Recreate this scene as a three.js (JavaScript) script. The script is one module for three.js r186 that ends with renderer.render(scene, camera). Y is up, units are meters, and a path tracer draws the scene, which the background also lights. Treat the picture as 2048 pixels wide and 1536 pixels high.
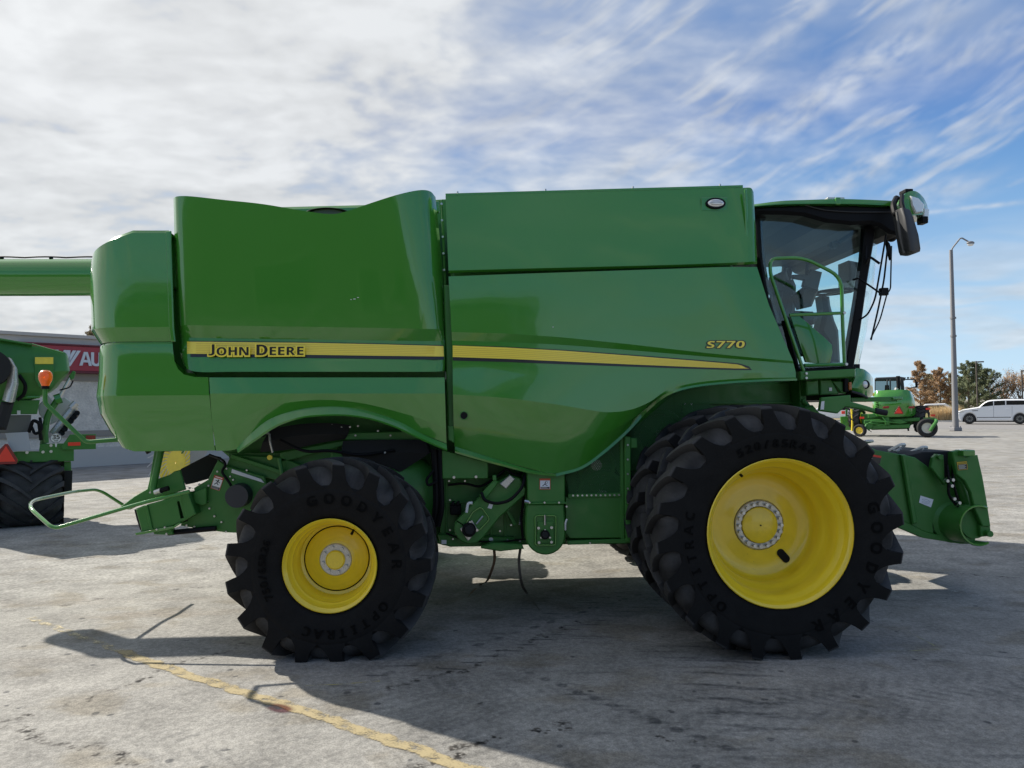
import * as THREE from 'three';
import { mergeGeometries, toCreasedNormals, mergeVertices } from 'three/addons/utils/BufferGeometryUtils.js';
import { RoundedBoxGeometry } from 'three/addons/geometries/RoundedBoxGeometry.js';
import { TextGeometry } from 'three/addons/geometries/TextGeometry.js';
import { FontLoader } from 'three/addons/loaders/FontLoader.js';
import { createNoise2D } from 'simplex-noise';

// ---------------------------------------------------------------- camera, sky, sun, exposure
const V3 = (x, y, z) => new THREE.Vector3(x, y, z), RAD = Math.PI / 180;
const scene = new THREE.Scene();
const FOCAL = 1538, CX = 1024, CY = 768;                      // pixels of the 2048 x 1536 photograph
const camera = new THREE.PerspectiveCamera(2 * Math.atan(768 / FOCAL) / RAD, 4 / 3, 0.05, 3000);
camera.position.set(0, 1.87, 5.7);
camera.rotation.order = 'YXZ';
camera.rotation.set(2.05 * RAD, -2.8 * RAD, -0.55 * RAD);
camera.updateMatrixWorld(true);
const renderer = new THREE.WebGLRenderer({ antialias: true });
renderer.toneMapping = THREE.LinearToneMapping;
renderer.toneMappingExposure = 1.48;
renderer.shadowMap.enabled = true;

function rng(seed) { let s = seed | 0; return () => { s = (s + 0x6d2b79f5) | 0; let t = Math.imul(s ^ (s >>> 15), 1 | s); t = (t + Math.imul(t ^ (t >>> 7), 61 | t)) ^ t; return ((t ^ (t >>> 14)) >>> 0) / 4294967296; }; }
const n2 = createNoise2D(rng(11)), n2b = createNoise2D(rng(77));
const clamp = (x, a = 0, b = 1) => Math.min(b, Math.max(a, x)), mix = (a, b, t) => a + (b - a) * t;
const sstep = (a, b, x) => { const t = clamp((x - a) / (b - a)); return t * t * (3 - 2 * t); };
function fbm(x, y, o, f = n2) { let s = 0, a = 0.5, k = 1; for (let i = 0; i < o; i++) { s += a * f(x * k, y * k); k *= 2.03; a *= 0.5; } return s; }

// the sun stands behind the machine, to the left of the picture: shadows fall to the right and towards the camera
const SUN_EL = 37 * RAD, SUN = V3(-0.817 * Math.cos(SUN_EL), Math.sin(SUN_EL), -0.577 * Math.cos(SUN_EL)).normalize();
const sun = new THREE.DirectionalLight(new THREE.Color(1, 0.94, 0.84), 5);
sun.position.copy(SUN).multiplyScalar(60); sun.castShadow = true;
Object.assign(sun.shadow.camera, { left: -30, right: 30, top: 30, bottom: -30, far: 200 }); sun.shadow.mapSize.set(4096, 4096);
scene.add(sun, sun.target);

function makeSky() {
  const W = 4096, H = 2048, data = new Float32Array(W * H * 4), d = V3();
  const yaw = 2.8;
  for (let j = 0; j < H; j++) {
    const el = ((j + 0.5) / H - 0.5) * Math.PI, ce = Math.cos(el), se = Math.sin(el), e = el / RAD;
    const coarse = e > 36 || e < -1.5;
    for (let i = 0; i < W; i++) {
      const k = (j * W + i) * 4, th = ((i + 0.5) / W - 0.5) * 2 * Math.PI;
      if (e < -1.5) { data[k] = 0.25; data[k + 1] = 0.25; data[k + 2] = 0.24; data[k + 3] = 1; continue; }
      d.set(Math.cos(th) * ce, se, Math.sin(th) * ce);
      let az = Math.atan2(d.x, -d.z) / RAD - yaw; if (az < -180) az += 360;     // degrees to the right of the view
      if ((coarse || Math.abs(az) > 38) && ((i | j) & 1)) { const q = ((j & ~1) * W + (i & ~1)) * 4; for (let n = 0; n < 4; n++) data[k + n] = data[q + n]; continue; }   // out of view: every second texel is enough
      const ca = d.dot(SUN), ang = Math.acos(clamp(ca, -1, 1)) / RAD;
      const t = clamp(e / 90);
      // clear air
      let r = mix(0.42, 0.078, sstep(-0.03, 0.21, t)), g = mix(0.56, 0.17, sstep(-0.03, 0.24, t)), b = mix(0.65, 0.365, sstep(-0.02, 0.28, t));
      r = mix(r, 0.04, sstep(0.3, 1, t)); g = mix(g, 0.1, sstep(0.3, 1, t)); b = mix(b, 0.3, sstep(0.3, 1, t));
      const glow = Math.exp(-ang / 15) * 0.75 + Math.exp(-ang / 40) * 0.10;
      r += glow; g += glow * 0.98; b += glow * 0.93;
      // clouds, laid out on a high plane
      const inv = 1 / (Math.max(se, 0) + 0.13), px = d.x * inv, pz = -d.z * inv;
      const wx = fbm(px * 0.9 + 3.1, pz * 0.9, 3) * 0.5, wz = fbm(px * 0.9 - 8.2, pz * 0.9 + 5.5, 3, n2b) * 0.5;
      // veil of altostratus around and to the right of the sun
      const broad = 1 - sstep(30, 84, ang + 13 * fbm(px * 0.6 + 1.7, pz * 0.6 + 4, 3) - 3 * sstep(14, 4, e));
      const band = fbm(px * 0.7 + wx * 0.5, pz * 2.0 + wz * 0.5, 5), puff = fbm(px * 2.3 + wx * 0.7, pz * 3.4 + wz * 0.7, 6, n2b);
      const mott = fbm(px * 7 + wx, pz * 9 + wz, 5);
      let veil = clamp(broad * 1.22 + 0.2 * band + (0.42 * puff + 0.26 * mott) * (0.3 + 0.7 * broad) - 0.06);
      // thin general cirrus haze high up, and soft bands low down
      veil = Math.max(veil, 0.40 * sstep(17, 30, e) * sstep(-0.35, 0.4, fbm(px * 1.4 + 20, pz * 1.1, 4)));
      const low = sstep(13, 7, e) * sstep(-3, 1, e) * sstep(-0.28, 0.34, fbm(az * 0.045 + 3 + 0.015 * e, e * 0.36 + 0.012 * Math.abs(az) + wx * 0.8, 4));
      veil = Math.max(veil, low * 0.62);
      // wind-combed cirrus: fibres rising to the right
      const sx = (az * 0.90 + e * 0.44) * 0.052, sy = (-az * 0.40 + e * 0.92) * 0.24;
      const w2 = fbm(sx * 1.3 + 9, sy * 0.3, 2) * 0.45;
      const fib = fbm(sx + 0.3 * w2 + 13.7, sy + w2 * 0.8 + 4.2, 5, n2b) + 0.34 * fbm(sx * 3.0, sy * 5 + w2 * 2, 5);
      const a2 = az < -100 ? az + 360 : az, cover = sstep(-26, 12, a2) * (1 - sstep(190, 258, a2)) * sstep(9, 15, e + 0.06 * Math.min(a2, 60));
      let cir = cover * sstep(-0.02, 0.75, fib) * 0.8;
      // a few distinct fibres
      for (const F of FIBRES) {
        const ux = az - F[0], uy = e - F[1], c = Math.cos(F[2]), s = Math.sin(F[2]), l = (ux * c + uy * s) / F[3], q = (-ux * s + uy * c + F[5] * l * l) / F[4];
        if (l > -1.2 && l < 1.2 && Math.abs(q) < 3) cir = Math.max(cir, F[6] * (1 - sstep(0.35, 1.1, Math.abs(l))) * Math.exp(-q * q * 1.3) * clamp(0.62 + 0.9 * fbm(sx * 6, sy * 3 + w2, 4)));
      }
      const c = 1 - (1 - clamp(veil)) * (1 - clamp(cir) * 0.85);
      const shade = 0.5 + 0.5 * clamp(0.5 + band * 0.6 + puff * 0.6 + mott * 0.35);           // thicker patches of the veil are greyer
      const cb = (0.255 + 0.30 * shade) * mix(1, 0.72, sstep(75, 140, ang)) + glow * 0.42;
      const cr = cb * (0.985 - 0.035 * (1 - broad)), cg = cb * 1.0, cbl = cb * (1.0 + 0.055 * (1 - broad));
      r = mix(r, cr, c * 0.93); g = mix(g, cg, c * 0.93); b = mix(b, cbl, c * 0.93);
      data[k] = Math.min(r, 4); data[k + 1] = Math.min(g, 4); data[k + 2] = Math.min(b, 4); data[k + 3] = 1;
    }
  }
  const t = new THREE.DataTexture(data, W, H, THREE.RGBAFormat, THREE.FloatType);
  t.mapping = THREE.EquirectangularReflectionMapping; t.magFilter = t.minFilter = THREE.LinearFilter; t.needsUpdate = true;
  return t;
}
// fibre: azimuth, elevation (degrees), tilt, half length, half width, bend, strength
const FIBRES = [[12, 19.2, 0.42, 7.5, 0.9, 0.5, 0.75], [24, 21.5, 0.44, 8, 1.5, 0.6, 0.85], [20.5, 25.3, 0.5, 4.5, 0.8, 0.2, 0.7], [31, 25, 0.42, 7, 1.1, 0.3, 0.6],
  [17.5, 19.6, 0.1, 4, 0.8, -0.6, 0.65], [24, 15.4, 0.38, 6.5, 1.2, 0.3, 0.85], [31.5, 17.2, 0.28, 5, 0.8, 0.2, 0.7], [15.5, 18.8, -0.05, 3, 0.5, 0.3, 0.5], [32, 22, 0.3, 5, 1.3, 0.1, 0.55], [31.5, 12.6, -0.02, 6.2, 0.16, 0.02, 0.85], [27, 13.4, 0.16, 7, 0.9, 0.1, 0.7]];
const skyTexture = makeSky();
scene.background = skyTexture; scene.environment = skyTexture;

// ---------------------------------------------------------------- helpers: frames, geometry, things
const DR = (px, py) => V3((px - CX) / FOCAL, -(py - CY) / FOCAL, -1).applyQuaternion(camera.quaternion);
const lotY = (x, z) => { const d = 5.7 - z - 20; return d > 0 ? 0.012 * d * d / (d + 6) : 0; };   // the yard rises a little far off
function ground(px, py) {                                        // where the ray of a photo pixel meets the ground
  const d = DR(px, py); let h = 0, p;
  for (let i = 0; i < 12; i++) { const t = (h - camera.position.y) / d.y; p = camera.position.clone().addScaledVector(d, t); h = lotY(p.x, p.z); }
  return p;
}
class Frame {                                                    // an upright plane: origin o, normal n (horizontal, towards the viewer)
  constructor(o, n) { this.o = o; this.n = n.clone().normalize(); this.u = V3(0, 1, 0).cross(this.n).normalize(); this.m = new THREE.Matrix4().makeBasis(this.u, V3(0, 1, 0), this.n).setPosition(o); }
  at(px, py, w = 0) { const d = DR(px, py), c = camera.position, t = (w + this.o.clone().sub(c).dot(this.n)) / d.dot(this.n); return c.clone().addScaledVector(d, t); }
  uv(px, py, w = 0) { const p = this.at(px, py, w).sub(this.o); return [p.dot(this.u), p.y]; }
}
const FC = new Frame(V3(0, 0, 0), V3(0, 0, 1));                  // the big machine's own frame: w is simply z
const faceFrame = (px, py) => { const o = ground(px, py), n = camera.position.clone().sub(o); n.y = 0; return new Frame(o, n); };

function plate(fr, pts, w, th, bev = 0.004, holes) {              // an outline in photo pixels, at offset w, with real thickness
  const shp = new THREE.Shape(pts.map(([x, y]) => new THREE.Vector2(...fr.uv(x, y, w))));
  if (holes) for (const h of holes) shp.holes.push(new THREE.Path(h.map(([x, y]) => new THREE.Vector2(...fr.uv(x, y, w)))));
  const b = Math.min(bev, th / 3), g = new THREE.ExtrudeGeometry(shp, { depth: Math.max(th - 2 * b, 1e-4), bevelEnabled: b > 0, bevelThickness: b, bevelSize: b, bevelOffset: -b, bevelSegments: 1, steps: 1, curveSegments: 8 });
  g.translate(0, 0, w - th + b); g.applyMatrix4(fr.m); return g;
}
const rect = (x0, y0, x1, y1) => [[x0, y0], [x1, y0], [x1, y1], [x0, y1]];
function box(fr, x0, y0, x1, y1, w, th, r = 0.01) {
  const a = fr.uv(x0, y1, w), b = fr.uv(x1, y0, w), W = Math.abs(b[0] - a[0]), Hh = Math.abs(b[1] - a[1]);
  const g = new RoundedBoxGeometry(W, Hh, th, 2, Math.min(r, W / 3, Hh / 3, th / 3));
  g.translate((a[0] + b[0]) / 2, (a[1] + b[1]) / 2, w - th / 2); g.applyMatrix4(fr.m); return g;
}
function pathOf(ps, rad = 0.06) {                                 // a polyline with rounded corners
  const c = new THREE.CurvePath(); let prev = ps[0];
  for (let i = 1; i < ps.length; i++) {
    if (i < ps.length - 1) {
      const a = ps[i].clone().sub(ps[i - 1]), b = ps[i + 1].clone().sub(ps[i]), r = Math.min(rad, a.length() * 0.45, b.length() * 0.45);
      const p = ps[i].clone().addScaledVector(a.normalize(), -r), q = ps[i].clone().addScaledVector(b.normalize(), r);
      c.add(new THREE.LineCurve3(prev, p)); c.add(new THREE.QuadraticBezierCurve3(p, ps[i], q)); prev = q;
    } else c.add(new THREE.LineCurve3(prev, ps[i]));
  }
  return c;
}
function tubeOf(ps, r, rad = 0.06, seg = 8) {
  const c = pathOf(ps, rad), pts = []; 
  for (const k of c.curves) { const n = k.isLineCurve3 ? 1 : 5; for (let i = 0; i < n; i++) pts.push(k.getPoint(i / n)); }
  pts.push(ps[ps.length - 1]);
  return sweep(pts, r, seg);
}
function sweep(pts, r, seg = 8) {                                 // round bar through points, with closed ends; r may be a function of 0..1
  const pos = [], idx = [], N = pts.length; let nrm = null;
  for (let i = 0; i < N; i++) {
    const t = (i === 0 ? pts[1].clone().sub(pts[0]) : i === N - 1 ? pts[N - 1].clone().sub(pts[N - 2]) : pts[i + 1].clone().sub(pts[i]).normalize().add(pts[i].clone().sub(pts[i - 1]).normalize())).normalize();
    if (!nrm) { nrm = Math.abs(t.y) < 0.9 ? V3(0, 1, 0) : V3(1, 0, 0); }
    nrm = nrm.clone().addScaledVector(t, -nrm.dot(t)).normalize(); const bin = t.clone().cross(nrm), rr = typeof r === 'function' ? r(i / (N - 1)) : r;
    for (let k = 0; k < seg; k++) { const a = k / seg * 2 * Math.PI, p = pts[i].clone().addScaledVector(nrm, Math.cos(a) * rr).addScaledVector(bin, Math.sin(a) * rr); pos.push(p.x, p.y, p.z); }
  }
  for (let i = 0; i < N - 1; i++) for (let k = 0; k < seg; k++) { const a = i * seg + k, b = i * seg + (k + 1) % seg; idx.push(a, b, a + seg, b, b + seg, a + seg); }
  for (const e of [0, N - 1]) { const c = pos.length / 3; pos.push(pts[e].x, pts[e].y, pts[e].z); for (let k = 0; k < seg; k++) { const a = e * seg + k, b = e * seg + (k + 1) % seg; e ? idx.push(a, b, c) : idx.push(b, a, c); } }
  const g = new THREE.BufferGeometry(); g.setAttribute('position', new THREE.Float32BufferAttribute(pos, 3)); g.setIndex(idx);
  return finish(g, 40);
}
function finish(g, deg = 30) { const c = toCreasedNormals(g, deg * RAD); if (!c.attributes.uv) { const n = c.attributes.position.count, uv = new Float32Array(n * 2), p = c.attributes.position; for (let i = 0; i < n; i++) { uv[2 * i] = p.getX(i) + p.getZ(i); uv[2 * i + 1] = p.getY(i); } c.setAttribute('uv', new THREE.BufferAttribute(uv, 2)); } return c; }
const tube = (fr, ps, r, rad, seg) => tubeOf(ps.map(([x, y, w]) => fr.at(x, y, w)), r, rad, seg);
function disc(fr, px, py, w, r, th, seg = 28, r2 = r) {           // round piece whose axis is the frame's normal; front face at w
  const p = fr.at(px, py, w), g = new THREE.CylinderGeometry(r, r2, th, seg); g.rotateX(Math.PI / 2); g.translate(0, 0, -th / 2);
  const m = fr.m.clone().setPosition(p); g.applyMatrix4(m); return g;
}
function gridGeo(rows, th, back) {                                // rows of points -> a sheet with thickness (or towards a direction)
  const R = rows.length, C = rows[0].length, pos = [], idx = [];
  const dir = back || V3(0, 0, -1);
  for (let s = 0; s < (th ? 2 : 1); s++) for (const row of rows) for (const p of row) pos.push(p.x + dir.x * th * s, p.y + dir.y * th * s, p.z + dir.z * th * s);
  const at = (i, j, s) => s * R * C + i * C + j;
  for (let i = 0; i < R - 1; i++) for (let j = 0; j < C - 1; j++) {
    idx.push(at(i, j, 0), at(i + 1, j, 0), at(i, j + 1, 0), at(i, j + 1, 0), at(i + 1, j, 0), at(i + 1, j + 1, 0));
    if (th) idx.push(at(i, j, 1), at(i, j + 1, 1), at(i + 1, j, 1), at(i, j + 1, 1), at(i + 1, j + 1, 1), at(i + 1, j, 1));
  }
  if (th) {
    const ring = []; for (let j = 0; j < C; j++) ring.push([0, j]); for (let i = 1; i < R; i++) ring.push([i, C - 1]); for (let j = C - 2; j >= 0; j--) ring.push([R - 1, j]); for (let i = R - 2; i > 0; i--) ring.push([i, 0]);
    ring.forEach(([i, j], k) => { const [a, b] = ring[(k + 1) % ring.length]; idx.push(at(i, j, 0), at(a, b, 0), at(i, j, 1), at(a, b, 0), at(a, b, 1), at(i, j, 1)); });
  }
  const g = new THREE.BufferGeometry(); g.setAttribute('position', new THREE.Float32BufferAttribute(pos, 3)); g.setIndex(idx);
  return g;
}
function spline(ctrl, sub) {                                      // points through control points, sub steps per interval
  const c = new THREE.CatmullRomCurve3(ctrl, false, 'centripetal'), out = [], n = (ctrl.length - 1) * sub;
  for (let i = 0; i <= n; i++) out.push(c.getPoint(i / n));
  return out;
}
function rowSheet(fr, rows, { sub = 6, th = 0.03, crease = 18, sv = 1 } = {}) {   // control rows (top to bottom) of equal length, [px, py, w]
  const R = rows.map((r) => spline(r.map(([x, y, w]) => fr.at(x, y, w)), sub)), out = [];
  for (let i = 0; i < R.length - 1; i++) for (let k = 0; k < sv; k++) out.push(R[i].map((p, j) => p.clone().lerp(R[i + 1][j], k / sv)));
  out.push(R[R.length - 1]);
  return finish(gridGeo(out, th, fr.n.clone().negate()), crease);
}
const boxG = (x, y, z, w, h, d, r = 0.01) => { const g = new RoundedBoxGeometry(w, h, d, 2, Math.min(r, w / 3, h / 3, d / 3)); g.translate(x, y, z); return g; };
const barG = (a, b, w, h) => { const d = b.clone().sub(a), L = d.length(), g = new RoundedBoxGeometry(w, h, L, 1, Math.min(w, h) * 0.15); const m = new THREE.Matrix4().lookAt(V3(), d.clone().negate(), Math.abs(d.y) > 0.95 * L ? V3(1, 0, 0) : V3(0, 1, 0)); g.applyMatrix4(m); const c = a.clone().add(b).multiplyScalar(0.5); g.translate(c.x, c.y, c.z); return g; };
const merge = (list) => mergeGeometries(list.map((g) => { const q = g.index ? g.toNonIndexed() : g.clone(); for (const k of Object.keys(q.attributes)) if (!['position', 'normal', 'uv'].includes(k)) q.deleteAttribute(k); return q; }));

const ORG = new Map(), TAKEN = new Map();
const numbered = (n) => { const k = TAKEN.get(n) || 0; TAKEN.set(n, k + 1); return k ? n + '_' + String(k).padStart(3, '0') : n; };
function thing(name, label, category, base, group, kind) {
  const g = new THREE.Group(); g.name = numbered(name); g.position.copy(base); g.userData = { label, category }; if (group) g.userData.group = group; if (kind) g.userData.kind = kind;
  ORG.set(g, base.clone()); scene.add(g); return g;
}
function part(name, geo, mat, parent, at) {                       // geometry in world coordinates; or a shared geometry placed at a world point
  const m = new THREE.Mesh(geo, mat); m.name = name; m.castShadow = m.receiveShadow = true;
  const o = ORG.get(parent) || V3(0, 0, 0); m.position.copy(at ? at.clone().sub(o) : o.clone().negate());
  ORG.set(m, at ? at.clone() : V3(0, 0, 0)); parent.add(m); return m;
}
const pieces = (name, geos, mat, parent) => geos.map((g) => part(name, g, mat, parent));
function sub(name, base, parent) { const g = new THREE.Group(); g.name = name; g.position.copy(base.clone().sub(ORG.get(parent))); ORG.set(g, base.clone()); parent.add(g); return g; }
function solo(name, geo, mat, label, category, base, group, kind) { // a thing that is one mesh
  geo.translate(-base.x, -base.y, -base.z); const m = new THREE.Mesh(geo, mat); m.name = numbered(name); m.position.copy(base); m.castShadow = m.receiveShadow = true;
  m.userData = { label, category }; if (group) m.userData.group = group; if (kind) m.userData.kind = kind; ORG.set(m, base.clone()); scene.add(m); return m;
}

// ---------------------------------------------------------------- materials
const rgb = (r, g, b) => new THREE.Color().setRGB(r, g, b);
function noiseTex(size, fn, srgb, rep = 1) {
  const d = new Uint8Array(size * size * 4); for (let j = 0; j < size; j++) for (let i = 0; i < size; i++) { const c = fn(i / size, j / size), k = (j * size + i) * 4; for (let q = 0; q < 3; q++) d[k + q] = clamp(Array.isArray(c) ? c[q] : c) * 255; d[k + 3] = 255; }
  const t = new THREE.DataTexture(d, size, size); t.wrapS = t.wrapT = THREE.RepeatWrapping; t.magFilter = THREE.LinearFilter; t.minFilter = THREE.LinearMipmapLinearFilter; t.generateMipmaps = true; if (srgb) t.colorSpace = THREE.SRGBColorSpace; t.repeat.set(rep, rep); t.needsUpdate = true; return t;
}
// seamless noise: fbm on a torus approximated by blending
function tileN(u, v, f, o, fn = n2) { const a = fbm(u * f, v * f, o, fn), b = fbm((u - 1) * f, v * f, o, fn), c = fbm(u * f, (v - 1) * f, o, fn), d = fbm((u - 1) * f, (v - 1) * f, o, fn); return mix(mix(a, b, u), mix(c, d, u), v); }
const roughDust = noiseTex(256, (u, v) => 0.52 + 0.35 * tileN(u, v, 5, 5) + 0.15 * tileN(u, v, 40, 2, n2b));
const rubberTint = noiseTex(512, (u, v) => { const k = 0.55 + 0.35 * tileN(u, v, 4, 5) + 0.25 * tileN(u, v, 30, 3, n2b); return [0.085 + 0.09 * k, 0.085 + 0.088 * k, 0.088 + 0.084 * k]; }, true);
const fineBump = noiseTex(256, (u, v) => 0.5 + 0.5 * tileN(u, v, 26, 3));
const panelWave = noiseTex(256, (u, v) => 0.5 + 0.5 * tileN(u, v, 5, 3), false, 0.4);
const yellowGrime = noiseTex(512, (u, v) => { const s = sstep(0.42, 0.62, tileN(u, v, 24, 4, n2b)) * sstep(-0.1, 0.35, tileN(u, v, 4, 3)), k = 0.955 + 0.06 * tileN(u, v, 7, 4) - 0.22 * s; return [k, k * (1 - 0.03 * s), k * (1 - 0.02 * s)]; }, true);
const M = {};
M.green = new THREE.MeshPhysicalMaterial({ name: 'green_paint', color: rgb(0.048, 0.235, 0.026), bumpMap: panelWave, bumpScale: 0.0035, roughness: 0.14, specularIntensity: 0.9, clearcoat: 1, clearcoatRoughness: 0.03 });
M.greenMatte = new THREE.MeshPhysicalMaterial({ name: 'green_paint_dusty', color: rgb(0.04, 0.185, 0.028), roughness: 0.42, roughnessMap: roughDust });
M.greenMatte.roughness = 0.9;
M.yellow = new THREE.MeshPhysicalMaterial({ name: 'yellow_paint', color: rgb(0.96, 0.71, 0.022), map: yellowGrime, roughness: 0.4, clearcoat: 0.8, clearcoatRoughness: 0.1 });
M.black = new THREE.MeshPhysicalMaterial({ name: 'black_plastic', color: rgb(0.006, 0.006, 0.007), roughness: 0.5, specularIntensity: 0.3 });
M.blackMatte = new THREE.MeshStandardMaterial({ name: 'black_rubber_sheet', color: rgb(0.016, 0.016, 0.017), roughness: 0.85 });
M.rubber = new THREE.MeshPhysicalMaterial({ name: 'tyre_rubber', specularIntensity: 0.3, color: rgb(1, 1, 1), vertexColors: true, map: rubberTint, roughness: 0.72, bumpMap: fineBump, bumpScale: 0.0015 });
M.letter = new THREE.MeshPhysicalMaterial({ name: 'tyre_lettering', color: rgb(0.004, 0.004, 0.004), roughness: 0.7, specularIntensity: 0.15 });
M.steel = new THREE.MeshStandardMaterial({ name: 'bright_steel', color: rgb(0.55, 0.55, 0.54), roughness: 0.35, metalness: 0.9 });
M.zinc = new THREE.MeshStandardMaterial({ name: 'zinc_plate', color: rgb(0.5, 0.5, 0.48), roughness: 0.5, metalness: 0.45, roughnessMap: roughDust });
M.grey = new THREE.MeshStandardMaterial({ name: 'grey_plastic', color: rgb(0.1, 0.1, 0.1), roughness: 0.6 });
M.charcoal = new THREE.MeshStandardMaterial({ name: 'charcoal_plastic', color: rgb(0.03, 0.031, 0.034), roughness: 0.55 });
M.liner = new THREE.MeshStandardMaterial({ name: 'headliner_fabric', color: rgb(0.36, 0.36, 0.34), roughness: 0.9 });
M.white = new THREE.MeshStandardMaterial({ name: 'white_label', color: rgb(0.75, 0.75, 0.73), roughness: 0.5 });
M.glass = new THREE.MeshPhysicalMaterial({ name: 'tinted_glass', color: rgb(0.85, 0.95, 0.94), roughness: 0.02, transmission: 1, ior: 1.5, thickness: 0 });
M.lens = new THREE.MeshPhysicalMaterial({ name: 'clear_lens', color: rgb(0.8, 0.8, 0.78), roughness: 0.12, metalness: 0.25, clearcoat: 1 });
M.amber = new THREE.MeshPhysicalMaterial({ name: 'amber_lens', color: rgb(1, 0.3, 0.02), roughness: 0.35, transmission: 0.6, clearcoat: 1, thickness: 0 });
M.redSign = new THREE.MeshStandardMaterial({ name: 'red_reflector', color: rgb(0.85, 0.045, 0.02), roughness: 0.35 });
M.darkRed = new THREE.MeshStandardMaterial({ name: 'dark_red_border', color: rgb(0.25, 0.02, 0.015), roughness: 0.4 });
M.stripe = new THREE.MeshPhysicalMaterial({ name: 'yellow_stripe_film', color: rgb(0.95, 0.76, 0.07), roughness: 0.4, clearcoat: 0.5, clearcoatRoughness: 0.1 });
M.stripeLine = new THREE.MeshPhysicalMaterial({ name: 'darker_yellow_line', color: rgb(0.75, 0.56, 0.05), roughness: 0.4, clearcoat: 0.5, clearcoatRoughness: 0.1 });
M.film = new THREE.MeshPhysicalMaterial({ name: 'black_film', color: rgb(0.008, 0.008, 0.008), roughness: 0.4, clearcoat: 0.4, clearcoatRoughness: 0.1 });
const loader = new FontLoader(), fontB = await loader.loadAsync('fonts/droid/droid_sans_bold.typeface.json');
const text = (s, size, depth = 0.004) => { const g = new TextGeometry(s, { font: fontB, size, depth, curveSegments: 5, bevelEnabled: false }); g.computeBoundingBox(); return g; };
function decal(w, h, draw) { const c = document.createElement('canvas'); c.width = w; c.height = h; const x = c.getContext('2d'); draw(x, w, h); const t = new THREE.CanvasTexture(c); t.colorSpace = THREE.SRGBColorSpace; return new THREE.MeshStandardMaterial({ map: t, roughness: 0.5 }); }

// ---------------------------------------------------------------- ground: worn concrete yard
const CRACKS = [   // dirt-filled joints and cracks, as photo pixels on the ground: points, half width in metres, darkness
  [[[-60, 1470], [60, 1432], [174, 1398], [260, 1366], [342, 1335], [480, 1290], [560, 1262]], 0.018, 0.5],
  [[[-40, 1445], [70, 1473], [210, 1506], [330, 1545]], 0.024, 0.5],
  [[[800, 1560], [854, 1525], [905, 1505], [951, 1490], [1049, 1465], [1110, 1458], [1147, 1447]], 0.035, 0.85],
  [[[770, 1378], [850, 1357], [951, 1334], [1000, 1305], [1049, 1287], [1147, 1248], [1190, 1236]], 0.02, 0.5],
  [[[1790, 1141], [1900, 1147], [1980, 1152], [2080, 1160]], 0.02, 0.8],
  [[[1330, 1478], [1380, 1490], [1460, 1494]], 0.012, 0.6],
  [[[130, 1120], [260, 1107], [390, 1098], [450, 1088]], 0.03, 0.45],
  [[[0, 1225], [120, 1210], [250, 1190], [430, 1172]], 0.03, 0.28],
  [[[1880, 946], [1960, 958], [2060, 966]], 0.03, 0.3],
  [[[1990, 1048], [2060, 1050]], 0.02, 0.35],
];
const DASHES = [];   // rubber prints left by lugs: x, z, half length, half width, turn, darkness
{
  const rr = rng(5), lay = (a, b, n, len, wid, turn, dark, jit = 0.02) => { const p = ground(...a), q = ground(...b); for (let i = 0; i < n; i++) { const t = i / (n - 1); DASHES.push([mix(p.x, q.x, t) + (rr() - 0.5) * jit, mix(p.z, q.z, t) + (rr() - 0.5) * jit, len * (0.7 + 0.6 * rr()), wid, turn + (rr() - 0.5) * 0.25, dark * (0.5 + 0.7 * rr())]); } };
  lay([1059, 1346], [1500, 1515], 12, 0.045, 0.024, 1.15, 0.62);
  lay([1130, 1378], [1480, 1500], 11, 0.12, 0.012, 0.12, 0.35);
  lay([1275, 1190], [780, 1345], 15, 0.05, 0.02, -0.6, 0.5);
  lay([1330, 1200], [860, 1352], 16, 0.13, 0.011, 0.1, 0.5);
  lay([1235, 1185], [690, 1372], 14, 0.11, 0.012, 0.08, 0.42);
  for (let r = 0; r < 7; r++) lay([1330 + r * 22, 1290 + r * 26], [1490 + r * 16, 1300 + r * 27], 7, 0.16, 0.014, 0.16, 0.26, 0.05);
  for (let r = 0; r < 5; r++) lay([680 + r * 60, 1395 + r * 26], [900 + r * 60, 1440 + r * 24], 6, 0.17, 0.014, -0.5, 0.14, 0.08);
  for (const [cx, cz, R, a0, a1, dk] of [[3.6, 5.2, 4.6, -2.6, -1.2, 0.3], [-1.6, 5.6, 4.4, -1.7, -0.6, 0.22], [5.5, 3.4, 3.2, -2.9, -1.5, 0.26], [2.2, -6.5, 7.4, 0.9, 2.0, 0.24]])   // swept lug prints of earlier traffic
    for (let a = a0; a < a1; a += 0.13 / R) for (const s of [-1, 1]) { const q = R + s * 0.14; DASHES.push([cx + Math.cos(a) * q, cz + Math.sin(a) * q, 0.15, 0.016, a + s * 0.75, dk * (0.3 + 0.9 * rr()) * (0.4 + 0.6 * Math.abs(n2(a * 2, R)))]); }
  for (let i = 0; i < 120; i++) { const x = 0.4 + rr() * 4.6, z = -2.2 + rr() * 3.9; DASHES.push([x, z, 0.06 + 0.2 * rr(), 0.006 + 0.012 * rr(), 0.2 + (rr() - 0.5) * 0.5, (rr() < 0.3 ? -0.2 : 0.3) * (0.4 + 0.6 * rr())]); }
  for (let i = 0; i < 110; i++) { const x = -4.4 + rr() * 10, z = -3 + rr() * 5.4; DASHES.push([x, z, 0.012 + 0.02 * rr(), 0.008 + 0.008 * rr(), rr() * 3, 0.75]); }
}
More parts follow.
